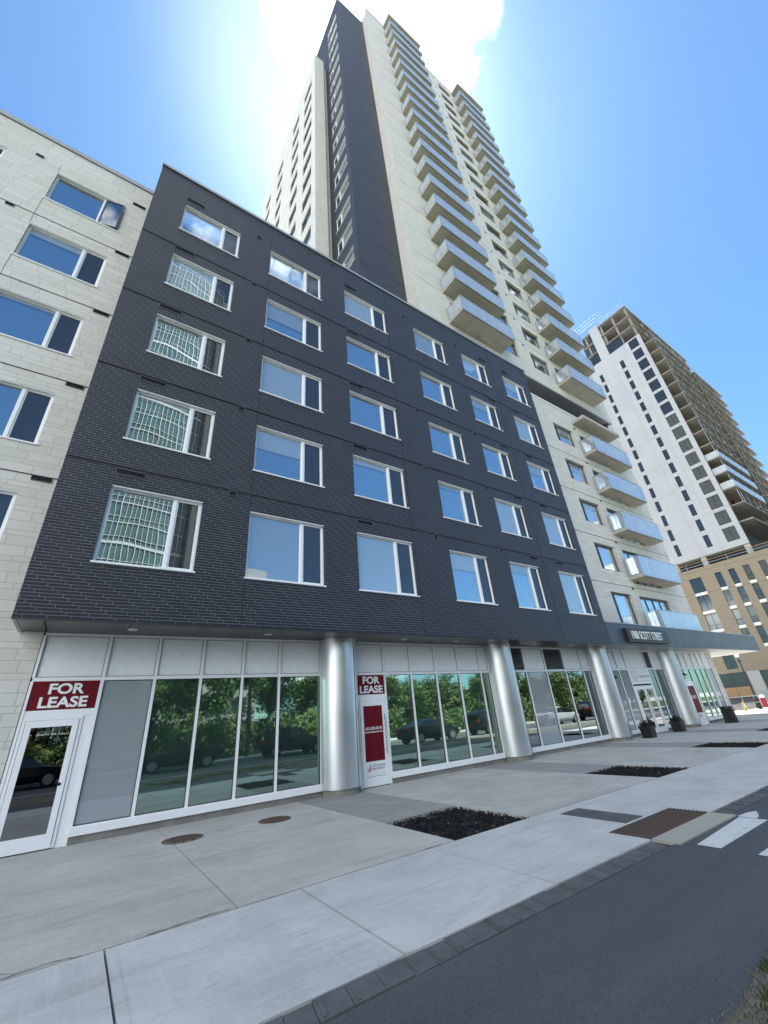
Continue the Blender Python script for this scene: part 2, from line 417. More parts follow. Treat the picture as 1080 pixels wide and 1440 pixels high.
for x in (2.735, 8.38, 15.62):                       # vertical movement joints between windows
    segs = [DB] + sorted([b for b in ROWB] + [t for t in ROWT]) + [DT]
    if x == 2.735: cuts = [(DB, ROWB[0])] + [(ROWT[i]+.0, ROWB[i+1]) for i in range(4)] + [(ROWT[4], DT)]
    else: cuts = [(DB, DT)]
    for a, b in cuts: mb.box(x-.008, x+.008, -.0045, .001, a, b, M['joint'])
# drip ledge along the bottom and the left cheek of the soffit edge
mb.box(DX0, DX1, -.012, .10, DB-.035, DB-.002, M['dark_frame'])
mb.build('dark_brick_wall', M['brick'], B)
mb = MB(); mb.box(DX0-.03, DX1+.03, -.05, .32, DT+.002, DT+.09, M['cap']); mb.box(DX0-.03, DX1+.03, -.05, -.03, DT-.04, DT+.001, M['cap'])
mb.build('parapet_cap', M['cap'], B)

BL = {(0,4):0,(0,3):1,(0,2):0,(0,1):.12,(0,0):0,(1,4):.0,(1,3):.55,(1,2):1,(1,1):.45,(1,0):1,(2,4):1,(2,3):0,(2,2):0,(2,1):.14,(2,0):1,
      (3,4):1,(3,3):0,(3,2):0,(3,1):.1,(3,0):.35,(4,4):.2,(4,3):.35,(4,2):0,(4,1):1,(4,0):.2,(5,4):.45,(5,3):1,(5,2):.35,(5,1):1,(5,0):1}
PROT = {}
def put_window(w, h, style, bl, loc, rotz=0, name='window', bm='blind'):
    key = (round(w,3), round(h,3), style, bl, name, bm)
    if key not in PROT:
        o = win(w, h, style, bl, B, name, bm); PROT[key] = o; o.location = loc; o.rotation_euler.z = rotz; return o
    return copy_part(PROT[key], B, loc, rotz)
for c, (x, w) in enumerate(DX):
    for r in range(5):
        put_window(w, ROWT[r]-ROWB[r], 'L', BL.get((c, r), 0), (x, 0, ROWB[r]), bm='half_blind' if (c+r) % 3 == 1 else 'blind')
# vents
VP = {}
def put_vent(w, h, loc, rotz=0):
    if (w, h) not in VP:
        VP[(w,h)] = o = vent(w, h).build('vent_grille', M['dark_frame'], B); o.location = loc; o.rotation_euler.z = rotz; return o
    o = copy_part(VP[(w,h)], B, loc, rotz); return o
for c, x in ((0, -.45), (2, 6.12), (4, 14.66), (5, 16.55)):
    for r in range(5): put_vent(.62, .15, (x, -.002, ROWT[r]+.30))
for c, x in ((0, 2.13), (3, 9.36), (3, 12.84), (5, 18.78)):
    for r in range(5): put_vent(.20, .15, (x, -.002, ROWT[r]+.34))
for x, z in ((5.44, 20.2), (12.55, 20.22)): put_vent(.16, .12, (x, -.002, z))

# ---- pale stone wing on the left (plane y = 1.2)
SY = 1.2
mb = MB()
sops = [(-4.22, -2.21, b, t) for b, t in zip(ROWB, ROWT)] + [(-7.5, -5.52, b, t) for b, t in zip(ROWB, ROWT)]
wall(mb, 'y', SY, -24, -1.0, 0, 20.52, sops, .10, M['stone'])
for k in range(4): hjoint(mb, -24, DX0, SY, ROWT[k]+.49, sops, .02)
for x in (-4.9, -1.75):
    for k in range(4):
        z = ROWT[k]+.49
        mb.box(x-.008, x+.008, SY-.003, SY+.001, z-.07, z-.01, M['joint']); mb.box(x+1.1, x+1.116, SY-.003, SY+.001, z-.07, z-.01, M['joint'])
for k in range(5): mb.box(-4.245, -4.235, SY-.003, SY+.001, ROWT[k]+.02, min(ROWT[k]+.47, 20.4), M['joint'])
for k in range(1, 5): mb.box(-4.245, -4.235, SY-.003, SY+.001, ROWT[k-1]+.51, ROWB[k]-.04, M['joint'])
mb.box(-1.0, -.985, SY-.002, SY+.30, 0, DB-.04, M['joint'])
mb.build('stone_wall', M['stone'], B)
mb = MB(); mb.box(-24, DX0-.03, SY-.05, SY+.3, 20.525, 20.64, M['cap']); mb.box(-24, DX0-.03, SY-.05, SY-.03, 20.44, 20.524, M['cap']); mb.build('parapet_cap', M['cap'], B)
for r in range(5):
    o = put_window(2.01, ROWT[r]-ROWB[r], 'L', [0, 0, .08, .18, 0][r], (-4.22, SY, ROWB[r]))
    put_vent(.40, .15, (-2.09, SY-.002, ROWT[r]+.34)); put_vent(.21, .12, (-4.9, SY-.002, ROWT[r]+.34))
    if r >= 3: put_window(1.98, ROWT[r]-ROWB[r], 'L', 0, (-7.5, SY, ROWB[r]))
# the top window of that column stands open: an awning sash tilted out
ob = MB(); ob.frame(0, .56, 0, 1.42, -.02, .02, .045, M['dark_frame']); 
sash = ob.build('open_sash', M['dark_frame'], B); sash.location = (-2.81, SY+.07, ROWB[4]+.06)
pn = MB(); pn.box(.045, .515, -.006, .006, .045, 1.375); pn.build('pane', M['dark_glass'], sash)
sash.rotation_euler = (0, 0, R(-13))

# ---- soffit under the dark box, and the spaces behind the walls
mb = MB()
xs = [DX0+.06] + [-.95+1.44*i for i in range(15)]
xs = [x for x in xs if x < 19.4]
for a, b in zip(xs, xs[1:]): mb.box(a+.010, b-.010, .10, 1.35, DB-.03, DB+.06, M['soffit'])
mb.box(DX0, DX0+.06, .0+.1, 1.19, DB-.03, DB+.2, M['cap'])
mb.build('soffit', M['soffit'], B)
mb = MB()
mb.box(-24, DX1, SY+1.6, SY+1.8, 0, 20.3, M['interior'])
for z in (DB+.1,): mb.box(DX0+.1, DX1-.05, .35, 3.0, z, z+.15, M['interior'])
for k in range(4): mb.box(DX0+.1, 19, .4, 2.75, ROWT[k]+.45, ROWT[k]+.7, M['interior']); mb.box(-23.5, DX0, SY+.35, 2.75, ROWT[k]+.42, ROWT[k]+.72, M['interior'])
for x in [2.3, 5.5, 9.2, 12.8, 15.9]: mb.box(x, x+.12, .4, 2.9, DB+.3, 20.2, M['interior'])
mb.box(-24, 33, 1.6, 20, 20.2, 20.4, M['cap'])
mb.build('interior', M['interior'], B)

# ---- round clad columns
def column(x, parent):
    c = MB(); r = .555
    prof = [(r, .14), (r, DB-.02)]
    c.lathe(0, 0, prof, 64, M['column'])
    c.lathe(0, 0, [(r+.004, 1.96), (r+.004, 1.966)], 64, M['joint']) if 0 else None
    a = R(-62)
    c.tube((math.cos(a)*(r+.001), math.sin(a)*(r+.001), .14), (math.cos(a)*(r+.001), math.sin(a)*(r+.001), DB-.02), .009, mat=M['joint'], n=6)
    o = c.build('column', M['column'], parent, weld=True); o.location = (x, SY, 0)
    b = MB(); b.lathe(0, 0, [(r-.035, 0), (r-.035, .139)], 48, M['plinth']); b.lathe(0, 0, [(r-.035, .139), (r, .14)], 48, M['joint']); b.build('base', M['plinth'], o)
    return o
c0 = column(5.94, B)
for x in (12.83, 19.53, 26.5): copy_part(c0, B, (x, SY, 0))

# ---- glazed shop fronts between the columns
GZ = 2.87                      # transom level
def shopfront(xa, xb, mull, panes, top, door=None, sill=.26):
    """frame mesh with its panes and spandrel panels; panes: material keys per light; door: (x0, x1) gap"""
    y0, y1 = SY+.01, SY+.11
    f = MB(); wm = M['white_metal']
    ztop = DB-.035
    allx = [xa] + mull + [xb]
    f.box(xa, xb, y0, y1, ztop-.06, ztop, wm); f.box(xa, xb, y0, y1, GZ-.03, GZ+.04, wm)
    for x in allx:
        inside = door and door[0]+.02 < x < door[1]-.02
        zb = (GZ if inside else (0 if door and (abs(x-door[0]) < .03 or abs(x-door[1]) < .03) else sill))
        f.box(x-.032, x+.032, y0-.012, y1-.01, zb, GZ-.031, wm); f.box(x-.032, x+.032, y0-.012, y1-.01, GZ+.041, ztop-.061, wm)
    spans = [(xa, xb)] if not door else [s for s in ((xa, door[0]), (door[1], xb)) if s[1]-s[0] > .15]
    for a, b in spans:
        f.box(a, b, y0-.03, y1+.02, sill-.06, sill+.02, wm); f.box(a, b, y0-.06, y0-.031, sill-.13, sill+.0, wm)
        f.box(a, b, y0-.02, y1+.1, 0, sill-.061, M['plinth'])
    if door: f.box(door[0], door[1], y0, y1-.01, 2.172, 2.30, wm)
    o = f.build('shopfront', wm, B)
    for i, (a, b) in enumerate(zip(allx, allx[1:])):
        f2 = MB(); f2.frame(a+.032, b-.032, GZ+.04, ztop-.06, y0+.004, y0+.02, .016, M['mid_metal']); f2.build('gasket_shade', M['mid_metal'], o)  # grey strip round the panel draws the thin shadow beside the mullions
        g = MB()
        if top[i] == 'louvre':
            n = 15; g.face([(a+.032,y0+.07,GZ+.04),(b-.032,y0+.07,GZ+.04),(b-.032,y0+.07,ztop-.06),(a+.032,y0+.07,ztop-.06)], M['joint'])
            for k in range(n):
                z = GZ+.05+(ztop-.1-GZ-.05)*k/n
                g.face([(a+.032,y0+.01,z),(b-.032,y0+.01,z),(b-.032,y0+.06,z+.045),(a+.032,y0+.06,z+.045)], M['mid_metal'])
            g.build('louvre', M['mid_metal'], o)
        else:
            g.box(a+.033, b-.033, y0+.03, y0+.05, GZ+.041, ztop-.061); g.build('spandrel_panel', M['spandrel'], o)
        if panes[i]:
            key = panes[i]; g = MB(); zb = 2.30 if door and door[0]-.02 <= a and b <= door[1]+.02 else sill+.02
            g.box(a+.033, b-.033, y0+.03, y0+.055, zb, GZ-.031); g.build('glass_pane', M[key], o)
            if zb < 1:
                gk = MB(); gk.frame(a+.032, b-.032, zb, GZ-.03, y0+.012, y0+.03, .014, M['dark_frame']); gk.build('gasket_shade', M['dark_frame'], o)
    return o
shopfront(-.97, 5.32, [.05, .225, 1.23, 2.22, 3.21, 4.18], [None, None, 'frosted', 'green_glass', 'green_glass', 'green_glass', 'green_glass'],
          ['p']*7, door=(-.97, .05)) if 0 else None
shopfront(-.97, 5.40, [.225, 1.23, 2.22, 3.21, 4.18], [None, 'frosted', 'green_glass', 'green_glass', 'green_glass', 'green_glass'], ['p']*6, door=(-.97, .225))
shopfront(6.53, 12.25, [7.56, 8.60, 9.67, 10.72, 11.80], [None] + ['green_glass']*4 + ['blue_film' if 0 else 'green_glass'], ['p']*6, door=(6.53, 7.56))
shopfront(13.42, 18.95, [14.36, 15.67, 17.0, 18.31], ['clear_glass', 'frosted', 'clear_glass', 'clear_glass', 'blue_glass'], ['louvre', 'p', 'louvre', 'p', 'p'])
shopfront(20.12, 25.9, [20.42, 21.3, 22.15, 24.15, 24.83], ['frosted', 'frosted', 'frosted', None, 'blue_glass', 'blue_glass'], ['louvre', 'p', 'p', 'p', 'louvre', 'p'], door=(22.15, 24.15))
shopfront(27.1, 31.45, [28.33, 29.09, 29.96, 30.7], [None, 'green_glass', 'green_glass', 'green_glass', 'green_glass'], ['p']*5, door=(27.1, 28.33))
shopfront(31.52, 32.4, [], ['frosted'], ['p'])
mb = MB(); mb.box(32.44, 33.0, SY, SY+1.0, 0, DB+.1, M['stone']); mb.box(31.4, 31.5, SY-.03, SY+.2, .0, DB-.05, M['white_metal'])
mb.face([(33.001,SY,0),(33.001,21,0),(33.001,21,DB),(33.001,SY,DB)], M['stone'])
mb.build('corner_post', M['white_metal'], B)
mb = MB()                                            # rooms behind the shop glass
mb.box(-1.0, 32.4, SY+2.6, SY+2.75, 0, 3.75, M['shop_inside']); mb.box(-1.0, 32.4, SY+.2, SY+2.6, -.12, .02, M['shop_inside'])
mb.box(-1.0, 32.4, SY+.25, SY+2.6, 3.1, 3.2, M['shop_inside'])
for x in (-1.0, 5.5, 12.3, 18.9, 26.2, 32.3): mb.box(x, x+.12, SY+.2, SY+2.6, .02, 3.1, M['shop_inside'])
mb.build('shop_interior', M['shop_inside'], B)

def door(x0, x1, h, glass, leaves=1, pull=False, kick=.22, y=None, thick=.06):
    y = SY-.005 if y is None else y
    f = MB(); wm = M['white_metal']
    w = (x1-x0)/leaves
    pan = []
    f.frame(x0, x1, .015, h, y, y+.09, .05, wm)
    for k in range(leaves):
        a, b = x0+.055+k*(x1-x0-.11)/leaves, x0+.055+(k+1)*(x1-x0-.11)/leaves
        st = .105
        f.box(a+.004, a+st, y-.015, y+.05, .02, h-.055, wm); f.box(b-st, b-.004, y-.015, y+.05, .02, h-.055, wm)
        f.box(a+st, b-st, y-.015, y+.05, .02, .02+kick, wm); f.box(a+st, b-st, y-.015, y+.05, h-.055-.12, h-.055, wm)
        pan.append((a+st, b-st, .02+kick, h-.175))
    o = f.build('shop_door', wm, B)
    for a, b, c, d in pan:
        g = MB(); g.box(a, b, y+.005, y+.03, c, d); g.build('glass_pane', M[glass], o)
    hd = MB()
    if pull:
        hx = x1-.12 if leaves == 1 else (x0+x1)/2
        for s in ((0,) if leaves == 1 else (-.07, .07)):
            hd.tube((hx+s, y-.075, .75), (hx+s, y-.075, 1.75), .014, mat=M['steel'])
            for z in (.85, 1.65): hd.tube((hx+s, y-.01, z), (hx+s, y-.075, z), .009, mat=M['steel'])
    else:
        hd.tube((x1-.14, y-.02, 1.0), (x1-.14, y-.012, 1.0), .028, mat=M['black'], n=14)
    hd.build('handle', M['steel'], o)
    return o
door(-.93, .035, 2.17, 'dark_glass')
mbx = MB(); mbx.box(.04, .22, SY+.012, SY+.1, .0, 2.17, M['white_metal']); mbx.build('door_side_panel', M['white_metal'], B)
door(6.56, 7.53, 2.17, 'dark_glass', pull=True)
door(22.2, 24.1, 2.10, 'dark_glass', 2, True)
door(27.02, 28.28, 2.10, 'dark_glass', y=SY-.26)
mbx = MB(); mbx.box(26.98, 27.02, SY-.26, SY+.02, 0, 2.15, M['white_metal']); mbx.box(28.28, 28.33, SY-.28, SY-.02, 0, 2.15, M['mid_metal']); mbx.box(27.0, 28.3, SY-.25, SY, 2.1, 2.16, M['white_metal'])
mbx.build('door_surround', M['white_metal'], B)
# ---- pale stone front to the right of the dark brick
RX0, RX1 = DX1, 33.0
mb = MB()
rops = [(23.05, 25.30, b, t) for b, t in zip(ROWB, ROWT)] + [(26.22, 29.95, b-.55, t) for b, t in zip(ROWB, ROWT)]
rops[5] = (26.22, 29.95, 4.85, ROWT[0])
wall(mb, 'y', SY, RX0-.3, RX1, DB, 20.62, rops, .16, M['stone'])
mb.face([(RX1,SY,DB),(RX1,21,DB),(RX1,21,20.62),(RX1,SY,20.62)], M['stone'])
for k in range(4): hjoint(mb, RX0, RX1, SY, ROWT[k]+.49, rops, .02)
mb.build('stone_wall', M['stone'], B)
mb = MB(); mb.box(RX0+.03, RX1+.03, SY-.05, SY+.3, 20.625, 20.75, M['white_metal']); mb.build('parapet_cap', M['white_metal'], B)
for r in range(5):
    put_window(2.25, ROWT[r]-ROWB[r], 'G', [0,0,.25,.4,.35][r], (23.05, SY, ROWB[r]))
    put_vent(.20, .15, (21.2, SY-.002, ROWT[r]+.30)); put_vent(.20, .15, (25.7, SY-.002, ROWT[r]+.34))

def balcony_door(w, h, n, parent):
    f = MB(); d0 = .12; f.frame(0, w, 0, h, d0, d0+.1, .06, M['grey_frame'])
    g = []
    for i in range(n):
        a, b = .06+(w-.12)*i/n, .06+(w-.12)*(i+1)/n
        f.frame(a+.01, b-.01, .06, h-.06, d0+.02, d0+.08, .05, M['dark_frame']); g.append((a+.06, b-.06))
    o = f.build('balcony_door', M['grey_frame'], parent)
    for a, b in g:
        p = MB(); p.box(a, b, d0+.04, d0+.06, .11, h-.11); p.build('pane', M['glass'], o)
    return o
dproto = None
for r in range(5):
    h = ROWT[r]-rops[5+r][2]
    o = balcony_door(3.73, h, 4, B); o.location = (26.22, SY, rops[5+r][2])

# ---- balconies
def balcony(w, d, parent, name='balcony'):
    """slab with its top at z = .21; local x along the wall, projecting to -y"""
    s = MB(); s.box(0, w, -d, 0, 0, .21, M['slab']); s.box(.03, w-.03, -d+.03, -d+.05, -.006, .0, M['joint'])
    o = s.build(name, M['slab'], parent); bevel(o, .012, 1)
    r = MB(); z0, z1 = .16, 1.27; sm = M['steel']
    r.box(-.012, w+.012, -d-.045, -d-.005, z1, z1+.035, sm)
    for xs in (-.012, w-.028): r.box(xs, xs+.04, -d-.004, 0, z1, z1+.035, sm)
    n = 5
    for i in range(n+1):
        x = .02+(w-.04)*i/n
        r.box(x-.018, x+.018, -d-.040, -d-.022, .06, z1, sm)
    for xs in (-.006, w-.024):
        for k in range(1, 3): r.box(xs, xs+.03, -d+d*k/2.2-.015, -d+d*k/2.2+.015, .21, z1, sm)
    r.build('guard_rail', sm, o)
    for i in range(n):
        a, b = .02+(w-.04)*i/n, .02+(w-.04)*(i+1)/n
        g = MB(); g.box(a+.02, b-.02, -d-.036, -d-.026, .02, z1-.01); g.build('glass_panel', M['rail_glass'], o)
    for xs in (.0, w-.012):
        g = MB(); g.box(xs, xs+.010, -d-.01, -.06, z0+.09, z1-.02); g.build('glass_panel', M['rail_glass'], o)
    return o
bw = balcony(4.85, .88, B)
for r in range(4):
    loc = (25.82, SY, ROWT[r+1]-.0-2.05)
    if r == 0: bw.location = loc
    else: copy_part(bw, B, loc)
# lowest one stands on the canopy: only its railing shows
low = copy_part(bw, B, (25.9, SY, 4.60))
mb = MB(); mb.box(25.75, 30.68, .28, SY, 19.72, 19.97, M['slab']); o = mb.build('balcony_roof', M['slab'], B); bevel(o, .012, 1)

# ---- tower
TB, TT, TX0 = 22.62, 78.2, 12.1
NF = 18
TZ = [25.75+2.99*k for k in range(NF)]
mb = MB()
tops = [(23.15, 25.35, t-1.62, t) for t in TZ] + [(19.75, 21.55, t-1.62, t) for t in TZ] + [(14.95, 18.75, t-2.3, t) for t in TZ] + [(26.25, 29.95, t-2.3, t) for t in TZ]
wall(mb, 'y', SY, 19.4, RX1, TB, TT, [o for o in tops if o[0] > 19.5], .18, M['stone'])
wall(mb, 'y', SY, TX0, 19.4, 20.45, TT, [o for o in tops if o[0] < 19.5], .18, M['stone'])
mb.face([(RX1,SY,TB),(RX1,21,TB),(RX1,21,TT),(RX1,SY,TT)], M['stone'])
mb.face([(TX0,21,20.4),(TX0,SY,20.4),(TX0,SY,TT),(TX0,21,TT)], M['stone'])
for k in range(0, NF):
    z = TZ[k]+.72
    mb.box(TX0+.002, RX1, SY-.003, SY+.001, z-.009, z+.009, M['joint'])
mb.build('tower_stone_wall', M['stone'], B)
mb = MB(); mb.box(TX0-.05, RX1+.05, SY-.05, SY+.3, TT+.002, TT+.12, M['cap']); mb.build('parapet_cap', M['cap'], B)
mb = MB()                                              # soffit where the tower oversails the set-back terrace level
n = 13
for i in range(n): mb.box(19.4+i*(13.0/n)+.006, 19.4+(i+1)*(13.0/n)-.006, SY+.12, 3.9, TB-.02, TB+.1, M['mid_metal'])
mb.box(19.4, RX1, SY+.005, SY+.11, TB-.10, TB-.003, M['cap'])
mb.build('tower_soffit', M['mid_metal'], B)
mb = MB(); mb.box(19.2, RX1, 3.9, 4.1, 20.4, TB+.05, M['brick']); mb.box(32.45, RX1-.004, 1.6, 3.9, 20.4, TB-.03, M['brick']); mb.build('terrace_wall', M['brick'], B)
mb = MB()
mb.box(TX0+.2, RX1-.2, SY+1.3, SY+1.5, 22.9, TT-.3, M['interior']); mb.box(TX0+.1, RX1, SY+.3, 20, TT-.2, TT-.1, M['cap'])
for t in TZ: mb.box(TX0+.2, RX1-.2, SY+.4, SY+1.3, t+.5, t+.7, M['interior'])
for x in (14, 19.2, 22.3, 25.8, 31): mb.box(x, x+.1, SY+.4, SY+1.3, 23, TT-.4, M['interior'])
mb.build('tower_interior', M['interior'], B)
tb = [.3, 0, .55, 0, .5, 0, 0, .35, 0, .6, 0, .25, 0, 0, .5, 0, 0, 0]
for k, t in enumerate(TZ):
    put_window(2.2, 1.62, 'G', tb[k], (23.15, SY, t-1.62))
    put_window(1.8, 1.62, 'G', 0, (19.75, SY, t-1.62), name='window')
bdl = balcony_door(3.8, 2.3, 4, B); bdl.location = (14.95, SY, TZ[0]-2.3)
bdr = balcony_door(3.7, 2.3, 4, B); bdr.location = (26.25, SY, TZ[0]-2.3)
bl = balcony(4.82, 1.2, B); bl.location = (14.45, SY, 23.38)
br = balcony(4.88, 1.15, B); br.location = (25.75, SY, 23.42)
for k in range(1, NF):
    copy_part(bdl, B, (14.95, SY, TZ[k]-2.3)); copy_part(bdr, B, (26.25, SY, TZ[k]-2.3))
    copy_part(bl, B, (14.45, SY, 23.38+2.99*k)); copy_part(br, B, (25.75, SY, 23.42+2.99*k))
for x, w in ((14.40, 4.95), (25.70, 5.0)):
    mb = MB(); mb.box(x, x+w, -.12, SY, 23.4+2.99*NF-.05, 23.4+2.99*NF+.2, M['slab']); mb.build('balcony_roof', M['slab'], B)
for k in range(NF):
    put_vent(.20, .15, (22.4, SY-.002, TZ[k]+.30))

# dark brick fin of the tower and the pale block behind it
QX, QY, QT = 8.6, 2.2, 76.9
mb = MB()
qops = [(2.63, 4.72, t-1.62, t) for t in TZ[:17]]
wall(mb, 'x', QX, QY, 12.0, 20.4, QT, qops, .14, M['brick'])
wall(mb, 'y', QY, QX, TX0, 20.4, QT, [], .1, M['brick'])
for k in range(0, NF, 1):
    z = TZ[k]+.72
    if z < QT-1:
        mb.box(QX+.002, TX0-.002, QY-.003, QY+.001, z-.011, z+.011, M['joint']); mb.box(QX-.003, QX+.001, QY, 5.4, z-.009, z+.009, M['joint'])
mb.box(QX-.04, TX0, QY-.04, QY+.2, QT+.002, QT+.1, M['cap']); mb.box(QX-.04, QX+.2, QY+.201, 12, QT+.002, QT+.1, M['cap'])
mb.build('tower_brick_wall', M['brick'], B)
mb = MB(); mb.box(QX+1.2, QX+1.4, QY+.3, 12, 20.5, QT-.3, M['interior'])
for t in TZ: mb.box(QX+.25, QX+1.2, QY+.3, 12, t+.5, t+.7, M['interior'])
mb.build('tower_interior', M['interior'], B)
for k in range(17):
    put_window(2.09, 1.62, 'R', 0, (QX, 4.72, TZ[k]-1.62), R(-90))
PX, PY, PT = 7.1, 5.05, 65.8
mb = MB()
cols = [(5.84, 7.67, 2), (9.0, 10.8, 3), (13.7, 15.45, 6), (17.9, 19.7, 8)]
pops = [(a, b, t-1.62, t) for a, b, k0 in cols for t in TZ[k0:13]]
wall(mb, 'x', PX, PY, 21.5, 20.4, PT, pops, .16, M['stone'])
wall(mb, 'y', PY, PX, 8.12, 20.4, PT, [], .1, M['stone'])
mb.box(8.0, QX-.004, 5.42, 5.6, 20.4, PT-.4, M['stone'])
mb.face([(PX,PY,PT),(8.12,PY,PT),(8.12,21.5,PT),(PX,21.5,PT)], M['cap'])
for k in range(0, 13):
    z = TZ[k]+.72
    mb.box(PX-.003, PX+.001, PY, 21.5, z-.008, z+.008, M['joint'])
mb.build('side_stone_wall', M['stone'], B)
mb = MB(); mb.box(PX+.7, PX+.8, PY+.3, 21.2, 20.6, PT-.3, M['interior']); mb.build('tower_interior', M['interior'], B)
# these windows are small in view: one joined part
pm = MB()
for a, b, c, d in pops:
    def bx(u0, u1, z0, z1, e0, e1, m): pm.box(PX+e0, PX+e1, u0, u1, z0, z1, m)
    t = .06
    for (u0,u1,z0,z1) in ((a,b,c,c+t),(a,b,d-t,d),(a,a+t,c+t,d-t),(b-t,b,c+t,d-t),(b-.55,b-.47,c+t,d-t)): bx(u0,u1,z0,z1,.10,.18,M['dark_frame'])
    bx(a+t,b-.55,c+t,d-t,.13,.15,M['glass']); bx(b-.47,b-t,c+t,d-t,.13,.15,M['dark_glass'])
o = pm.build('windows', M['dark_frame'], B); o['kind'] = 'stuff'

# ---- entrance canopy with metal fascia
mb = MB()
CX0, CX1, CY = DX1+.012, 38.45, .0
x = CX0; edges = [CX0]
while x < CX1-.2:
    x = min(x+.93, CX1); edges.append(x)
for a, b in zip(edges, edges[1:]): mb.box(a+.006, b-.006, CY, CY+.08, 3.80, 4.78, M['canopy'])
mb.box(CX0, CX1, CY+.081, SY-.004, 4.60, 4.74, M['canopy'])
mb.box(CX0+.002, CX1-.002, CY+.02, CY+.1, 3.82, 4.76, M['joint'])
mb.box(CX0, CX1+.02, CY-.02, CY+.12, 4.784, 4.82, M['cap'])
mb.box(33.0, CX1, SY, 4.6, 4.60, 4.74, M['canopy'])
for a, b in ((CY+.1, 4.6),):
    mb.box(CX1-.08, CX1, a, b, 3.82, 4.78, M['canopy'])
mb.build('canopy', M['canopy'], B)
mb = MB()
for a, b in zip(edges, edges[1:]):
    mm = M['canopy_under_lit'] if a > 30.5 else M['mid_metal']  # far-end panels paler: light bounced off the ground, put into the colour
    mb.box(a+.005, b-.005, CY+.11, SY if a < 32.5 else 4.55, 3.80, 3.84, mm)
mb.build('canopy_soffit', M['canopy_under_lit'], B)

# ---- lights in the soffit and on the columns
lm = plain('lamp_lens', (.75,.75,.72), .3)
mb = MB(); mb.lathe(0, 0, [(.085, -.012), (.10, -.010), (.10, .012)], 24, M['white_metal'])
mb.face([(.085*math.cos(2*math.pi*i/24), .085*math.sin(2*math.pi*i/24), -.006) for i in range(24)][::-1], lm)
spots = [.57, 3.62, 8.02, 10.25, 14.43, 17.04]
wh = ['above the left end of the green shop glass', 'just left of the first silver column', 'just right of the first silver column', 'just left of the second silver column', 'above the first grey louvre', 'above the second grey louvre']
lights = []
for i, x in enumerate(spots):
    if i == 0: o = mb.build('recessed_light', M['white_metal'])
    else: o = link('recessed_light', lights[0].data)
    o.location = (x, .62, DB-.033); lights.append(o)
    tag(o, 'round recessed light ' + wh[i], 'ceiling light', 'recessed lights in the soffit')
def sconce(x, y, label):
    t = thing('wall_lamp', label, 'wall lamp', (x, y, 2.5), 0, 'black wall lamps on the columns')
    m_ = MB(); m_.box(-.05, .05, -.03, .0, -.11, .11, M['black']); m_.tube((0,-.03,.04), (0,-.22,.06), .014, mat=M['black']); m_.build('bracket', M['black'], t)
    m_ = MB(); m_.lathe(0, -.24, [(.03, .10), (.045, .06), (.15, -.03), (.155, -.05)], 20, M['black']); m_.lathe(0, -.24, [(.15, -.045), (.02, -.02)], 20, lm); m_.build('lamp_shade', M['black'], t)
    return t
sconce(20.06, 1.09, 'black wall lamp on the third silver column, left of the lettered shop sign')
sconce(27.02, .99, 'black wall lamp on the farthest silver column, above the open red door')

# ---- signs
def lease_sign(x0, x1, label, y=SY+.008):
    t = thing('lease_sign', label, 'sign', (0,0,0), 0, 'red lease signs over the shop doors')
    b = MB(); b.box(x0, x1, y, y+.02, 2.305, GZ-.032, M['red']); b.build('board', M['red'], t)
    cx = (x0+x1)/2
    for w_, z in (('FOR', 2.60), ('LEASE', 2.348)):
        text_obj('lettering', w_, .27, M['letter_white'], (cx, y-.004, z), t, .003, .0085, 'CENTER', 1.16)
    return t
lease_sign(-.935, .19, 'burgundy board with white FOR LEASE capitals over the leftmost glass door')
lease_sign(6.565, 7.525, 'burgundy board with white FOR LEASE capitals beside the first silver column')
def logo(t, x, z, y, k):
    b = MB(); hs = [.03, .05, .09, .13]
    for i, h in enumerate(hs):
        b.box(x+i*.03*k, x+(i*.03+.022)*k, y-.003, y, z, z+h*k*1.2, M['orange'] if i < 3 else M['ink'])
    b.build('logo', M['orange'], t)
def poster(x0, x1, y, label, full=True):
    t = thing('door_poster', label, 'poster', (0,0,0), 0, 'burgundy posters filling the shop doors')
    b = MB(); b.box(x0, x1, y-.005, y, .60, 1.985, M['red']); b.build('red_sheet', M['red'], t)
    b = MB(); b.box(x0, x1, y-.005, y, .25, .598, M['white_vinyl']); b.build('white_sheet', M['white_vinyl'], t)
    cx = (x0+x1)/2
    text_obj('phone_number', '613-225-8118', .098, M['letter_white'], (cx, y-.007, 1.375), t, .001, .003, 'CENTER', 1.0)
    text_obj('web_address', 'COLONNADEBRIDGEPORT.CA', .046, M['letter_white'], (cx, y-.007, 1.30), t, .001, .0015, 'CENTER', 1.02)
    logo(t, x0+.05, .37, y-.006, 1.)
    for i, (s, sz) in enumerate((('COLONNADE', .062), ('BRIDGEPORT', .062)  )):
        text_obj('company_name', s, sz, M['ink'], (x0+.21, y-.007, .475-.075*i), t, .001, .001, 'LEFT', 1.0, space=1.12)
    return t
poster(6.722, 7.368, SY-.003, 'burgundy poster with phone number and white foot, on the door beside the first silver column')
poster(27.19, 28.11, SY-.258, 'burgundy poster with white foot on the open door beyond the farthest silver column')
t = thing('building_sign', 'white 1960 SCOTT STREET letters on a black bar along the canopy edge', 'sign')
b = MB(); b.box(20.55, 24.6, -.16, -.02, 3.93, 4.56, M['black']); b.box(20.6, 20.7, -.02, -.001, 4.0, 4.1, M['black']); b.build('backing_bar', M['black'], t)
text_obj('lettering', '1960 SCOTT STREET', .54, M['letter_white'], (20.80, -.185, 4.06), t, .008, .002, 'LEFT', .60, space=1.06)
t = thing('shop_sign', 'white panel with a round line emblem and thin lettering above the double doors', 'sign')
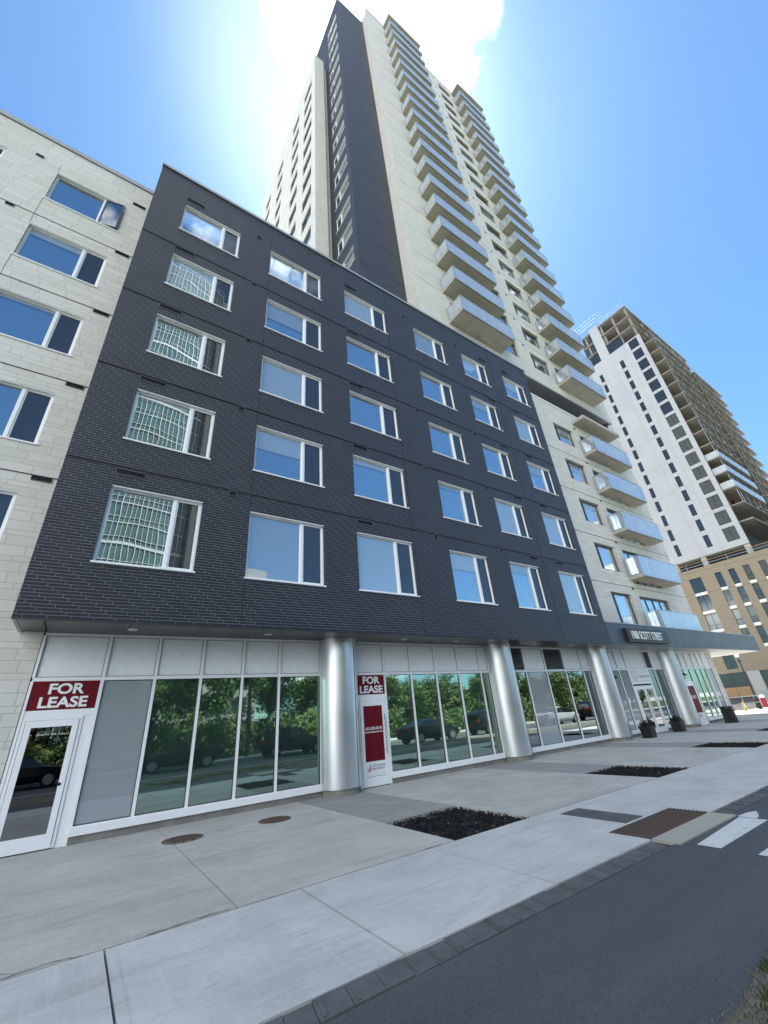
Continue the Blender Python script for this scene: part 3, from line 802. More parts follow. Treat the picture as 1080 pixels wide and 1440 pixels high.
b = MB(); b.box(22.19, 24.11, SY+.006, SY+.03, 2.31, GZ-.034, M['white_vinyl']); b.build('board', M['white_vinyl'], t)
text_obj('lettering', 'CONNECTION', .155, M['ink'], (23.02, SY+.003, 2.47), t, .001, .001, 'LEFT', .98, space=1.1)
b = MB()
def ring(b, cx, cz, r, w, y, m, a0=0, a1=360, n=28):
    for i in range(n):
        p, q = R(a0+(a1-a0)*i/n), R(a0+(a1-a0)*(i+1)/n)
        b.face([(cx+r*math.cos(p), y, cz+r*math.sin(p)), (cx+(r-w)*math.cos(p), y, cz+(r-w)*math.sin(p)), (cx+(r-w)*math.cos(q), y, cz+(r-w)*math.sin(q)), (cx+r*math.cos(q), y, cz+r*math.sin(q))][::-1], m)
ring(b, 22.62, 2.58, .23, .016, SY+.003, M['ink']); ring(b, 22.62, 2.42, .15, .014, SY+.003, M['ink'], 15, 165)
for dx in (-.08, .08): ring(b, 22.62+dx, 2.65, .055, .012, SY+.003, M['ink'], 0, 180, 12)
ring(b, 22.62, 2.50, .07, .012, SY+.003, M['ink'], 200, 340, 12)
b.build('emblem', M['ink'], t)
# ------------------------------------------------------------------ the tower under construction, far right
K = thing('construction_tower', 'unfinished high rise with white panel side, open concrete floors and tan brick base', 'building')
WX = 82.1
RT = [66.64+1.2+Z-2.95*k for k in range(16)]             # window heads
tp = NT('white_panel'); uv = tp.uv()
cc = tp.ramp(tp.math('ADD', tp.math('MULTIPLY', tp.noise(uv, .25, 5, .6), .6), tp.math('MULTIPLY', tp.noise(tp.mapping(uv, (3, .3, 1)), .8, 4), .4)), [(.3, (.42,.425,.43)), (.7, (.50,.50,.505))])
tp.bsdf(cc, .7, 0, None, .3); M['panel'] = tp.mat
M['panel_joint'] = plain('panel_joint', (.24,.24,.25), .8)
M['inner_red'] = plain('red_brown_membrane', (.22,.03,.028), .8, 0, .25, .6)
M['far_glass'] = glass_mat('tower_glass', .09, (.2,.25,.27), (.7,.78,.8), .02, .2, .5, (.06,.068,.072))
M['raw_slab'] = concrete_mat('raw_slab', (.27,.245,.22), .2, .5, .4); M['rail_paint'] = plain('site_rail', (.30,.33,.38), .5, 0, .1, 4)
WB, WTOP = 21.85, 69.75
y0, y1, y2, y3, yl = 6.5, 12.9, 14.85, 16.55, 18.1
big = [(7.2, 8.98, t-2.35, t) for t in RT]; small = [(11.05, 11.85, t-2.2, t-.05) for t in RT[1:] if t > 40 or 1]; far = [(15.8, 16.5, t-2.2, t-.05) for t in RT[1:]]
mb = MB()
wall(mb, 'x', WX, y0, y1, WB, WTOP, [o for o in big+small if o[2] > WB], .18, M['panel'])
wall(mb, 'x', WX, y1, y2, WB, 79.4, [], .18, M['panel'])
wall(mb, 'x', WX, y2, yl, WB, WTOP, [o for o in far if o[2] > WB], .18, M['panel'])
wall(mb, 'x', WX+.9, yl+.15, 34, WB, 76, [], .18, M['panel'])
mb.face([(WX+.9,yl+.1,WB),(WX,yl,WB),(WX,yl,WTOP),(WX+.9,yl+.1,WTOP)], M['joint'])
mb.box(WX, WX+.35, y0-.002, y0, WB, WTOP, M['panel'], skip='+y,-x')
mb.box(WX, 113, y1, y2+.02, 69.8, 79.4, M['panel'], skip='-x')
mb.face([(WX,y0,WB),(WX,yl,WB),(114,yl,WB),(114,y0,WB)], M['pale_slab'])
for k in range(0, 16, 2):
    z = RT[k]+.30
    mb.box(WX-.006, WX+.001, y0, yl, z-.015, z+.015, M['panel_joint'])
for y in (10.0, 13.0): mb.box(WX-.006, WX+.001, y-.015, y+.015, WB, WTOP-.01, M['panel_joint'])
mb.build('panel_wall', M['panel'], K)
WPR = {}
def twin(w, h, lights, name='window'):
    f = MB(); f.frame(0, w, 0, h, .10, .17, .05, M['dark_frame'])
    n = lights
    for i in range(1, n): f.box(w*i/n-.03, w*i/n+.03, .10, .17, .05, h-.05, M['dark_frame'])
    if n == 1: f.box(.05, w-.05, .10, .17, h*.36-.03, h*.36+.03, M['dark_frame'])
    o = f.build(name, M['dark_frame'], K)
    g = MB(); g.box(.05, w-.05, .13, .15, .05, h-.05); g.build('pane', M['far_glass'], o)
    return o
for key, ops_ in (('b', big), ('s', small), ('s', far)):
    for o_ in ops_:
        if o_[2] <= WB: continue
        w, h = o_[1]-o_[0], o_[3]-o_[2]; kk = (key, round(w, 2))
        if kk not in WPR: WPR[kk] = twin(w, h, 2 if key == 'b' else 1); q = WPR[kk]; q.location = (WX, o_[1], o_[2]); q.rotation_euler.z = R(-90)
        else: copy_part(WPR[kk], K, (WX, o_[1], o_[2]), R(-90))
# corner glazing below the open storeys
q = twin(3.1, 2.5, 4); q.location = (WX+.02, 12.85, 69.9); q.rotation_euler.z = R(-90)
q = twin(1.6, 2.3, 2); q.location = (WX+.02, 16.5, 70.0); q.rotation_euler.z = R(-90)
mb = MB()                                            # core
mb.box(WX+.6, 113, 13.2, 17.5, WB+.2, 79.2, M['interior']); mb.box(WX+.5, WX+.62, y0+.4, 13.2, WB+.3, 69.6, M['interior']); mb.box(WX+4.5, 110, 10.8, 11.0, WB, 78.6, M['inner_red'])
mb.box(WX+.45, WX+.6, 13.0, 17.9, WB+.3, 69.6, M['interior'])
mb.build('core', M['inner_red'], K)
# floor slabs, with the balcony strips on the street side
for k in range(0, 19):
    z = RT[0]+9.30-2.95*k
    mb = MB()
    if k < 3: mb.box(WX+.02, 113.6, y0, 12.85, z-.22, z, M['raw_slab']); mb.box(WX+.02, 90, 14.9, 17.2, z-.22, z, M['raw_slab'])
    else:
        mb.box(WX+.25, 114, y0+.02, 10.7, z-.22, z, M['raw_slab'])
        if k > 3:
            mb.box(82.6, 97.5, 4.6, y0+.01, z-.2, z, M['raw_slab']); mb.box(101.5, 118.0, 4.6, y0+.01, z-.2, z, M['raw_slab'])
            mb.box(114, 118, y0+.02, 10, z-.2, z, M['raw_slab'])
    if z > WB-1: mb.build('floor_slab', M['raw_slab'], K)
PM = None                                            # concrete posts of the open floors
for x in (82.6, 90, 97.5, 105, 112.5):
    for k in range(3):
        if PM is None: q_ = MB(); q_.box(0, .34, 0, .38, 0, 2.73, M['raw_slab']); PM = q_.build('post', M['raw_slab'], K); PM.location = (x, y0+.2, RT[0]+.45)
        else: copy_part(PM, K, (x, y0+.2, RT[0]+.45+2.95*k))
for y in (9.5, 12.2, 16.0):
    for k in range(3): copy_part(PM, K, (WX+.3, y, RT[0]+.45+2.95*k))
rnd = random.Random(5)
mb = MB()
for k in range(4, 18):
    z = RT[0]+9.30-2.95*k
    if z < WB-1: continue
    for x in (83.2, 85.0, 87.5, 91, 94, 97, 102, 105, 109, 113, 117.3):
        xx = x+rnd.uniform(-.3, .3); mb.box(xx, xx+.06, 4.85, 4.91, z, z+2.74, M['steel'])
    mb.box(98.2, 98.9, 5.6, 6.2, z, z+1.5, M['white_metal'])
    for x0_, x1_ in ((82.7, 97.4), (101.6, 117.8)): mb.box(x0_, x1_, 4.64, 4.67, z+.98, z+1.02, M['steel'])
mb.build('scaffold_props', M['steel'], K)
mb = MB()                                            # backs of the balcony bays
for k in range(4, 18):
    z = RT[0]+9.30-2.95*k
    if z < WB-1: continue
    for a, b in ((83.5, 86.5), (89, 92.5), (94.5, 97), (102, 106), (110, 116)): mb.box(a, b, y0+.5, y0+.6, z, z+2.7, M['inner_red'] if rnd.random() < .65 else M['dark_frame'])
mb.box(WX+.3, 113.8, y0+1.2, y0+1.3, WB, 69.4, M['interior'])
mb.build('bay_wall', M['inner_red'], K)
for k in range(14, 17):                              # finished glass rails on the lowest balconies
    z = RT[0]+9.30-2.95*k
    mb = MB(); mb.box(82.6, 97.5, 4.55, 4.58, z-.05, z+1.15, M['rail_glass']); mb.box(82.58, 97.52, 4.54, 4.59, z+1.15, z+1.2, M['steel']); mb.box(82.6, 82.63, 4.59, y0, z, z+1.15, M['rail_glass'])
    mb.build('guard_rail', M['rail_glass'], K)
# roof guard rails
mb = MB()
zr = RT[0]+9.30
for y in (6.6, 8, 9.5, 11, 12.4): mb.tube((WX+.2, y, zr), (WX+.2, y, zr+1.3), .035, mat=M['rail_paint'], n=6)
for h in (.65, 1.3): mb.tube((WX+.2, 6.6, zr+h), (WX+.2, 12.4, zr+h), .03, mat=M['rail_paint'], n=6)
for x in range(84, 112, 3): mb.tube((x, 6.7, zr), (x, 6.7, zr+1.2), .03, mat=M['rail_paint'], n=6)
mb.tube((WX+.2, 6.7, zr+1.2), (112, 6.7, zr+1.2), .03, mat=M['rail_paint'], n=6)
for y in (13.5, 15.5, 17.5, 19.5, 21.5): mb.tube((WX-.2, y, 79.4 if y < 15 else 77), (WX-.2, y, 82.2), +.035, mat=M['rail_paint'], n=6)
for h in (80.4, 81.3, 82.2): mb.tube((WX-.2, 11.2, h), (WX-.2, 22, h), +.035, mat=M['rail_paint'], n=6)
mb.tube((WX-.2, 11.2, 79), (WX-.2, 11.2, 82.2), +.035, mat=M['rail_paint'], n=6); mb.tube((WX-.2, 11.2, 82.2), (WX+3, 10.2, 82.2), +.035, mat=M['rail_paint'], n=6); mb.tube((WX+3, 10.2, 79), (WX+3, 10.2, 82.2), +.035, mat=M['rail_paint'], n=6)
mb.build('roof_rail', M['rail_paint'], K)
# tan brick base
BT = 20.25
strips = [(14.58, 16.38, 2), (11.66, 12.58, 1), (9.77, 10.65, 1), (7.85, 8.72, 1), (5.75, 6.64, 1)]
mb = MB(); bops = []
for a, b, n in strips:
    for r in range(4): bops.append((a, b, 18.75-3.02*r-2.95, 18.75-3.02*r))
bops += [(14.9, 16.4, 4.3, 6.25), (14.3, 18.5, .25, 3.75), (7.5, 12.6, .3, 3.7), (3.2, 4.9, 15.4, 18.0), (3.2, 4.9, 9.5, 12.5)]
bops = [o for o in bops if not (o[0] < 6 and o[0] > 5 and o[2] < 8)]
for i, o in enumerate(bops):
    if i < len(strips)*4 and False: pass
def merge(ops):
    return ops
# openings of a strip touch: shrink each by the white spandrel between
bops = [(a, b, c+(.50 if (d-c) > 2.9 and c > 5.5 else 0), d) for a, b, c, d in bops]
wall(mb, 'x', WX-.02, -3, 20.5, 0, BT, bops, .22, M['tan_brick'])
mb.face([(WX,-3,BT),(WX,20.5,BT),(114,20.5,BT),(114,-3,BT)], M['cap'])
for z in (15.3, 11.0, 7.0): mb.box(WX-.023, WX-.019, -3, 20.5, z-.012, z+.012, M['panel_joint'])
mb.box(WX-.03, WX-.018, 12.7, 14.2, 0, 3.75, M['pale_slab'])
mb.build('brick_base', M['tan_brick'], K)
for i, (a, b, c, d) in enumerate(bops):
    w, h = b-a, d-c
    q = twin(w, h, 2 if w > 1.3 else 1); q.location = (WX+.05, b, c); q.rotation_euler.z = R(-90)
SPP = {}
for a, b, n in strips:
    for r in range(4):
        if a not in SPP:
            sp = MB(); sp.box(-.06, 0, 0, b-a-.04, 0, .42, M['white_metal']); SPP[a] = o = sp.build('spandrel_panel', M['white_metal'], K); o.location = (WX, a+.02, 18.75-3.02*r-2.90)
        else: copy_part(SPP[a], K, (WX, a+.02, 18.75-3.02*r-2.90))
mb = MB(); mb.box(WX+.35, WX+.5, -2.5, 20, .1, BT-.3, M['interior']); mb.box(WX+.16, WX+.2, 14.4, 18.4, .3, 1.75, M['wood']); mb.box(WX+.16, WX+.2, 7.6, 12.5, .3, 1.3, M['wood'])
mb.build('boarding', M['wood'], K)
mb = MB()                                            # recessed storey between base and tower
mb.box(WX+2.2, 112, 2, 20, BT+.02, WB-.02, M['interior']); mb.build('recessed_storey', M['interior'], K)
for y in (17.2, 12.8, 6.6, 1.5):
    mb = MB(); mb.box(WX+.35, WX+.85, y, y+.75, BT+.01, WB-.02, M['pale_slab']); mb.build('pier', M['pale_slab'], K)
mb = MB()
mb.tube((WX+.15, -3, BT+.9), (WX+.15, 20, BT+.9), .045, mat=M['wood'], n=6); mb.tube((WX+.15, -3, BT+.45), (WX+.15, 20, BT+.45), .035, mat=M['steel'], n=6)
for y in range(-2, 20, 3): mb.tube((WX+.15, y, BT), (WX+.15, y, BT+.95), .03, mat=M['steel'], n=6)
mb.build('terrace_rail', M['steel'], K)

# ------------------------------------------------------------------ ground
ta = NT('asphalt'); v = ta.obj()
n1 = ta.noise(v, .45, 5, .6); n2 = ta.noise(v, 55, 3, .7); n3 = ta.noise(ta.mapping(v, (.25, 2.5, 1)), .9, 4, .6); n4 = ta.noise(v, 160, 2, .5)
b_ = ta.ramp(ta.math('ADD', ta.math('MULTIPLY', n1, .5), ta.math('MULTIPLY', n3, .5)), [(.32, (.064,.071,.078)), (.68, (.106,.115,.124))])
b_ = ta.mix(ta.math('MULTIPLY', ta.math('GREATER_THAN', n4, .60), .45), b_, c4((.18,.18,.185)))
b_ = ta.mix(ta.math('MULTIPLY', ta.math('GREATER_THAN', n2, .57), .45), b_, c4((.035,.036,.038)))
ta.bsdf(b_, .85, 0, ta.bump(ta.math('ADD', n2, ta.math('MULTIPLY', n4, .5)), .35, .006), .3); M['asphalt'] = ta.mat
tm = NT('mulch'); v = tm.obj()
tm.bsdf(tm.ramp(tm.noise(v, 60, 3, .7), [(.35, (.004,.004,.0045)), (.75, (.020,.018,.017))]), .85, 0, tm.bump(tm.noise(v, 45, 4), .6, .02), .2); M['mulch'] = tm.mat
M['chip'] = plain('bark_chip', (.007,.0065,.007), .75, 0, .6, 9); M['pale_chip'] = plain('pale_chip', (.35,.28,.2), .8)
M['rust'] = concrete_mat('rusted_iron', (.135,.088,.068), .25, .4, 4, None, .3)
M['soil'] = concrete_mat('dry_verge_soil', (.16,.145,.12), .35, .5, 3, None, 1.0)
tg = NT('grass_blade'); v = tg.obj()
tg.bsdf(tg.ramp(tg.noise(v, 3, 3), [(.3, (.022,.055,.014)), (.6, (.05,.085,.022)), (.8, (.15,.13,.06))]), .7, 0, None, .3); M['grass'] = tg.mat
tw = NT('worn_road_paint'); v = tw.obj()
wr = tw.math('ADD', tw.math('MULTIPLY', tw.noise(v, 7, 5, .7, 1.5), .6), tw.math('MULTIPLY', tw.noise(v, 40, 3, .7), .4))
tw.bsdf(tw.mix(tw.math('MULTIPLY', tw.math('SUBTRACT', wr, .52, clamp=True), 5., clamp=True), c4((.66,.66,.65)), c4((.22,.22,.225))), .7, 0, tw.bump(wr, .2, .004)); M['paint'] = tw.mat

def structure(mb, name, mat):
    o = mb.build(name, mat); o['kind'] = 'structure'; return o
g = MB(); g.box(-400, 600, -300, 700, -.6, -.16); structure(g, 'ground', M['plaza'])
# concrete forecourt cast in bays, with strips of pavers in line with the columns
PERIOD = 6.03; SX = [4.75+PERIOD*i for i in range(-2, 8)]
g = MB(); top = 0.0; j = .007
def slab(g, x0, x1, ya, yb, z=0.0, zb=-.15, mat=None): g.box(x0+j, x1-j, ya+j, yb-j, zb, z, mat)
pv = MB()
for i, sx in enumerate(SX):
    if i == 0: continue
    a, b = sx+1.68, sx+PERIOD
    mid = a+(b-a)*.72 if i != 1 else 1.72
    if i == 1: a, b = -4.25, 4.75
    for (p, q) in ((a, mid), (mid, b)):
        slab(g, p, q, -4.435, -2.64, random.uniform(-.002, .002)); slab(g, p, q, -2.64, SY+.02, random.uniform(-.002, .002))
    if i == 1: continue
    # pavers
    for r in range(7):
        ya, yb = -2.62+.545*r, -2.62+.545*(r+1)
        off = .28*(r % 2)
        xs = [sx+.01] + [sx+.28+off+.56*k for k in range(3) if sx+.28+off+.56*k < sx+1.6] + [sx+1.67]
        for p, q in zip(xs, xs[1:]): pv.box(p+.004, q-.004, ya+.004, yb-.004, -.15, random.uniform(-.003, .002), M['paver'])
g.box(-7.2, 4.7+PERIOD*8, -4.44, 1.3, -.17, -.055, M['kerb'])
g.box(60, 140, -4.4, 30, -.15, -.004); g.box(33.1, 60, 1.3, 30, -.15, -.006); g.box(-9.5+.01, -4.26, -4.43, -2.65, -.15, 0); g.box(-9.5+.01, -4.26, -2.63, 1.2, -.15, 0.001); g.box(-40, -9.5, -4.44, 1.2, -.15, 0)
cr = random.Random(21)
def crack(pts, w_):
    P = []
    for (a, b) in zip(pts, pts[1:]):
        n_ = max(2, int(math.dist(a, b)/.05))
        P += [(a[0]+(b[0]-a[0])*i/n_+cr.gauss(0, .007), a[1]+(b[1]-a[1])*i/n_+cr.gauss(0, .007)) for i in range(n_)]
    for a, b in zip(P, P[1:]):
        d_ = math.dist(a, b) or 1; nx_, ny_ = -(b[1]-a[1])/d_, (b[0]-a[0])/d_; w0 = w_*cr.uniform(.4, 1.2)
        g.face([(a[0]-nx_*w0, a[1]-ny_*w0, .0034), (b[0]-nx_*w0, b[1]-ny_*w0, .0034), (b[0]+nx_*w0, b[1]+ny_*w0, .0034), (a[0]+nx_*w0, a[1]+ny_*w0, .0034)], M['joint'])
crack([(-.6, -4.1), (-.2, -4.25), (.0, -4.44)], .004); crack([(-.25, -4.42), (.15, -4.38), (.45, -4.43)], .006); crack([(.9, -4.425), (1.45, -4.40), (1.7, -4.435)], .006)
crack([(4.2, -4.43), (4.6, -4.42)], .008); crack([(7.6, -2.64), (8.1, -2.9), (8.3, -3.6), (8.9, -4.44)], .003); crack([(13.5, 1.0), (13.8, -.4), (14.3, -1.2), (14.2, -2.64)], .004)
structure(g, 'forecourt', M['plaza']); structure(pv, 'paver_strips', M['paver'])
# sidewalk slabs
g = MB(); xs = [-16.6+1.93*i for i in range(60)]
xs = [x-.0 for x in xs]; base = [-3.3, -1.35, .56, 2.40, 4.29, 6.24]
xs = [-3.3-1.93*k for k in range(20, 0, -1)] + base + [7.95, 9.57] + [9.57+1.9*k for k in range(1, 50)]
for p, q in zip(xs, xs[1:]):
    z = random.uniform(-.002, .003)
    if p == 6.24: 
        g.box(p+j, 8.0, -5.87, -4.47+.01, -.15, z); continue
    g.box(p+.010, q-.010, -6.445, -4.462, -.15, z)
    for (u, w_) in ((p+.010, p+.085), (q-.085, q-.010)):                # trowelled margins beside the joints
        g.box(u, w_, -6.44+.0, -4.48, z+.0005, z+.0025)
g.box(-45, 120, -6.45, -4.46, -.17, -.06, M['kerb'])
structure(g, 'sidewalk', M['walk'])
g = MB(); g.box(6.26, 8.03, -6.78, -6.44, -.15, .002); structure(g, 'crossing_apron', concrete_mat('apron_concrete', (.40,.385,.335), .08, .2, 1.2))
# dark kerb pavers
g = MB(); x = -12.0; rr = random.Random(3)
while x < 60:
    w_ = rr.uniform(.19, .25)
    if not (x+w_ > 6.2 and x < 8.05):
        sk = .05
        z = rr.uniform(-.012, -.002)
        g.prism([(x+.003, -6.705), (x+w_-.003, -6.705), (x+w_-.003+sk, -6.46), (x+.003+sk, -6.46)], -.15, z, M['kerb'])
        if rr.random() < .6: g.prism([(x+.03, -6.685), (x+.06, -6.685), (x+.06+sk*.9, -6.48), (x+.03+sk*.9, -6.48)], z-.01, z+.008, M['kerb'])
    x += w_
g.box(-12, 60, -6.72, -6.455, -.17, -.03, M['joint'])
structure(g, 'kerb', M['kerb'])
g = MB()                                              # cycle path with a slightly irregular edge to the verge
n = 180; pts = []
for i in range(n+1):
    xx = -14+i*(100/n); pts.append((xx, -8.28+rr.uniform(-.05, .05)+.05*math.sin(xx*1.7)))
for (a, b) in zip(pts, pts[1:]): g.face([(a[0],a[1],-.012),(b[0],b[1],-.012),(b[0],-6.715,-.012),(a[0],-6.715,-.012)])
structure(g, 'cycle_path', M['asphalt'])
g = MB()
P_ = lambda *q: g.face([(x, y, -.007) for x, y in q])
P_((6.36,-7.165),(7.96,-7.16),(7.95,-6.835),(6.36,-6.915)); P_((7.975,-7.03),(8.12,-7.02),(8.43,-6.90),(8.30,-6.83),(7.985,-6.80))
P_((6.34,-7.83),(7.95,-7.82),(7.95,-7.51),(6.34,-7.52)); 
structure(g, 'road_marking', M['paint'])
# verge under the camera
from mathutils import noise as mn
def hgt(x, y):
    n_ = mn.noise((x*1.3, y*1.3, 0))*.02+mn.noise((x*6, y*6, 3))*.014+mn.noise((x*22, y*22, 5))*.010
    edge = -8.17+.05*mn.noise((x*2.2, 0, 0))+.03*mn.noise((x*11, 4, 0))
    return -.035+min(.045, max(0, (edge-y)*.32))+n_*min(1, max(.15, (edge-y)*6))
def patch(g, x0, x1, y0_, y1_, st):
    nx, ny = int((x1-x0)/st), int((y1_-y0_)/st)
    H_ = [[(x0+(x1-x0)*i/nx, y0_+(y1_-y0_)*k/ny) for i in range(nx+1)] for k in range(ny+1)]
    H_ = [[(x, y, hgt(x, y)) for x, y in row] for row in H_]
    for k in range(ny):
        for i in range(nx): g.face([H_[k][i], H_[k][i+1], H_[k+1][i+1], H_[k+1][i]], M['soil'], True)
g = MB(); patch(g, 2.4, 6.4, -9.3, -8.05, .025); patch(g, -12, 2.4, -9.3, -8.05, .12); patch(g, 6.4, 14, -9.3, -8.05, .10)
g.box(-12, 14, -10.8, -9.3, -.15, .01, M['soil']); g.box(14, 120, -10.8, -8.22, -.15, -.005, M['soil'])
structure(g, 'verge', M['soil'])
g = MB()
def blade(x, y, h, m, lean=.5):
    a = rr.uniform(0, 6.28); w_ = rr.uniform(.003, .006); dx, dy = math.cos(a), math.sin(a); lx, ly = rr.uniform(-lean, lean)*h, rr.uniform(-lean, lean)*h
    z = hgt(x, y)-.004
    g.face([(x-dx*w_, y-dy*w_, z), (x+dx*w_, y+dy*w_, z), (x+lx*.5+dx*w_*.7, y+ly*.5+dy*w_*.7, z+h*.6), (x+lx, y+ly, z+h)], m)
tufts = [(rr.uniform(2.6, 9), rr.uniform(-10.2, -8.32), rr.uniform(.08, .3)) for _ in range(90)]
tufts += [(3.95, -8.30, .12), (4.05, -8.33, .14), (4.2, -8.30, .14), (3.62, -8.40, .12), (3.75, -8.44, .12), (3.5, -8.5, .12), (4.5, -8.35, .2)]*3
M['dry'] = plain('dry_grass', (.17,.14,.085), .8, 0, .3, 5)
for tx, ty, tr in tufts:
    for _ in range(60): blade(tx+rr.gauss(0, tr*.5), min(-8.22, ty+rr.gauss(0, tr*.4)), rr.uniform(.02, .06), M['grass'] if rr.random() < .75 else M['dry'], .8)
for _ in range(5000): blade(rr.uniform(2.4, 8), rr.uniform(-10, -8.2), rr.uniform(.01, .035), M['dry'] if rr.random() < .7 else M['grass'], 1.4)
o = g.build('grass', M['grass']); o['kind'] = 'stuff'
g = MB()
for _ in range(700):                                    # gravel washed onto the path edge
    x, y = rr.uniform(2.2, 8), -8.16+abs(rr.gauss(0, .06))-.10; s = rr.uniform(.002, .007)
    g.lathe(x, y, [(s*.2, -.012+s), (s, -.012+s*.4), (s*.8, -.014)], 5, M['pgrav'] if 'pgrav' in M else M.setdefault('pgrav', plain('pale_gravel', (.12,.115,.105), .85, 0, .4, 20)), False)
o = g.build('gravel', M['pgrav']); o['kind'] = 'stuff'
# mulch beds
def mulch_bed(x0, seed):
    r = random.Random(seed); g = MB(); w_, d_ = 1.66, 1.80; nx, ny = 26, 28
    z = [[-.065+.035*r.random()+.02*math.sin(ix*.5)*math.sin(iy*.4) if 0 < ix < nx and 0 < iy < ny else -.05 for ix in range(nx+1)] for iy in range(ny+1)]
    P = lambda ix, iy: (x0+w_*ix/nx, -4.44+d_*iy/ny, z[iy][ix])
    for iy in range(ny):
        for ix in range(nx): g.face([P(ix,iy),P(ix+1,iy),P(ix+1,iy+1),P(ix,iy+1)], M['mulch'])
    for _ in range(2200):
        x, y = x0+r.uniform(.02, w_-.02), -4.44+r.uniform(.02, d_-.02)
        if r.random() < .03: x += r.uniform(-.12, .12); y += r.uniform(-.12, .12)
        l, t_, a, zz = r.uniform(.015, .06), r.uniform(.004, .012), r.uniform(0, 6.28), r.uniform(-.05, -.004); tl = r.uniform(-.5, .5)*l
        c_, s_ = math.cos(a), math.sin(a)
        m_ = M['pale_chip'] if r.random() < .006 else M['chip']
        A = (x-c_*l/2, y-s_*l/2, zz-tl/2); Bq = (x+c_*l/2, y+s_*l/2, zz+tl/2)
        nx_, ny_ = -s_*t_, c_*t_
        g.face([(A[0]-nx_,A[1]-ny_,A[2]), (Bq[0]-nx_,Bq[1]-ny_,Bq[2]), (Bq[0]+nx_,Bq[1]+ny_,Bq[2]+t_), (A[0]+nx_,A[1]+ny_,A[2]+t_)], m_)
        g.face([(A[0]+nx_,A[1]+ny_,A[2]+t_), (Bq[0]+nx_,Bq[1]+ny_,Bq[2]+t_), (Bq[0]+nx_,Bq[1]+ny_,Bq[2]-t_), (A[0]+nx_,A[1]+ny_,A[2]-t_)], m_)
    o = g.build('mulch_bed', M['mulch']); o['kind'] = 'stuff'
for i, x in enumerate(SX[2:6]): mulch_bed(x+.01, i)

# ------------------------------------------------------------------ things on the pavement
def cover(x, y, r, label, slots):
    g = MB(); n = 48
    g.lathe(0, 0, [(r+.03, .002), (r+.028, .008), (r, .008), (r-.006, .003)], n, M['rust'])
    g.face([((r-.006)*math.cos(2*math.pi*i/n), (r-.006)*math.sin(2*math.pi*i/n), .003) for i in range(n)], M['rust'])
    st = .055 if slots else .045
    k = int(r/st)
    for i in range(-k, k+1):
        w_ = math.sqrt(max(0, (r-.03)**2-(i*st)**2))
        if w_ < .03: continue
        if slots: g.box(-w_, w_, i*st-.013, i*st+.013, .0035, .011, M['rust'])
        else:
            for q in range(-k, k+1):
                if abs(q*st) < w_: g.box(q*st-.013, q*st+.013, i*st-.013, i*st+.013, .0035, .009, M['rust'])
    if slots: g.face([((r-.02)*math.cos(2*math.pi*i/n), (r-.02)*math.sin(2*math.pi*i/n), .0032) for i in range(n)], M['plaza'])
    o = g.build('manhole_cover', M['rust']); o.location = (x, y, 0); o.rotation_euler.z = R(28)
    tag(o, label, 'manhole cover', 'rusty covers in the forecourt')
cover(1.915, -.39, .31, 'rusty round drain grate with open slots in the concrete, nearer the leftmost glass door', True)
cover(3.60, -.38, .29, 'rusty brown solid round cover in the concrete, nearer the first silver column', False)
M['stud'] = plain('worn_stud', (.045,.032,.027), .6, .3, .3, 9)
g = MB(); g.box(6.27, 8.0, -6.43, -5.88, -.03, .004, M['rust'])
for ix in range(32):
    for iy in range(10):
        x, y = 6.30+ix*.0545, -6.40+iy*.0545
        g.lathe(x, y, [(.017, .004), (.012, .011), (.0, .0115)], 8, M['stud'])
o = g.build('tactile_plate', M['rust']); tag(o, 'rusty brown tactile paving plate with raised studs at the path crossing', 'tactile plate')
g = MB(); g.box(6.81, 7.32, -5.82, -4.72, -.03, .006, M['kerb'])
for i in range(12): g.box(6.82, 7.31, -5.80+i*.09, -5.76+i*.09, .0065, .010, M['kerb'])
o = g.build('ribbed_slab', M['kerb']); tag(o, 'dark grey ribbed guide slab set in the pale sidewalk behind the tactile plate', 'guide slab')

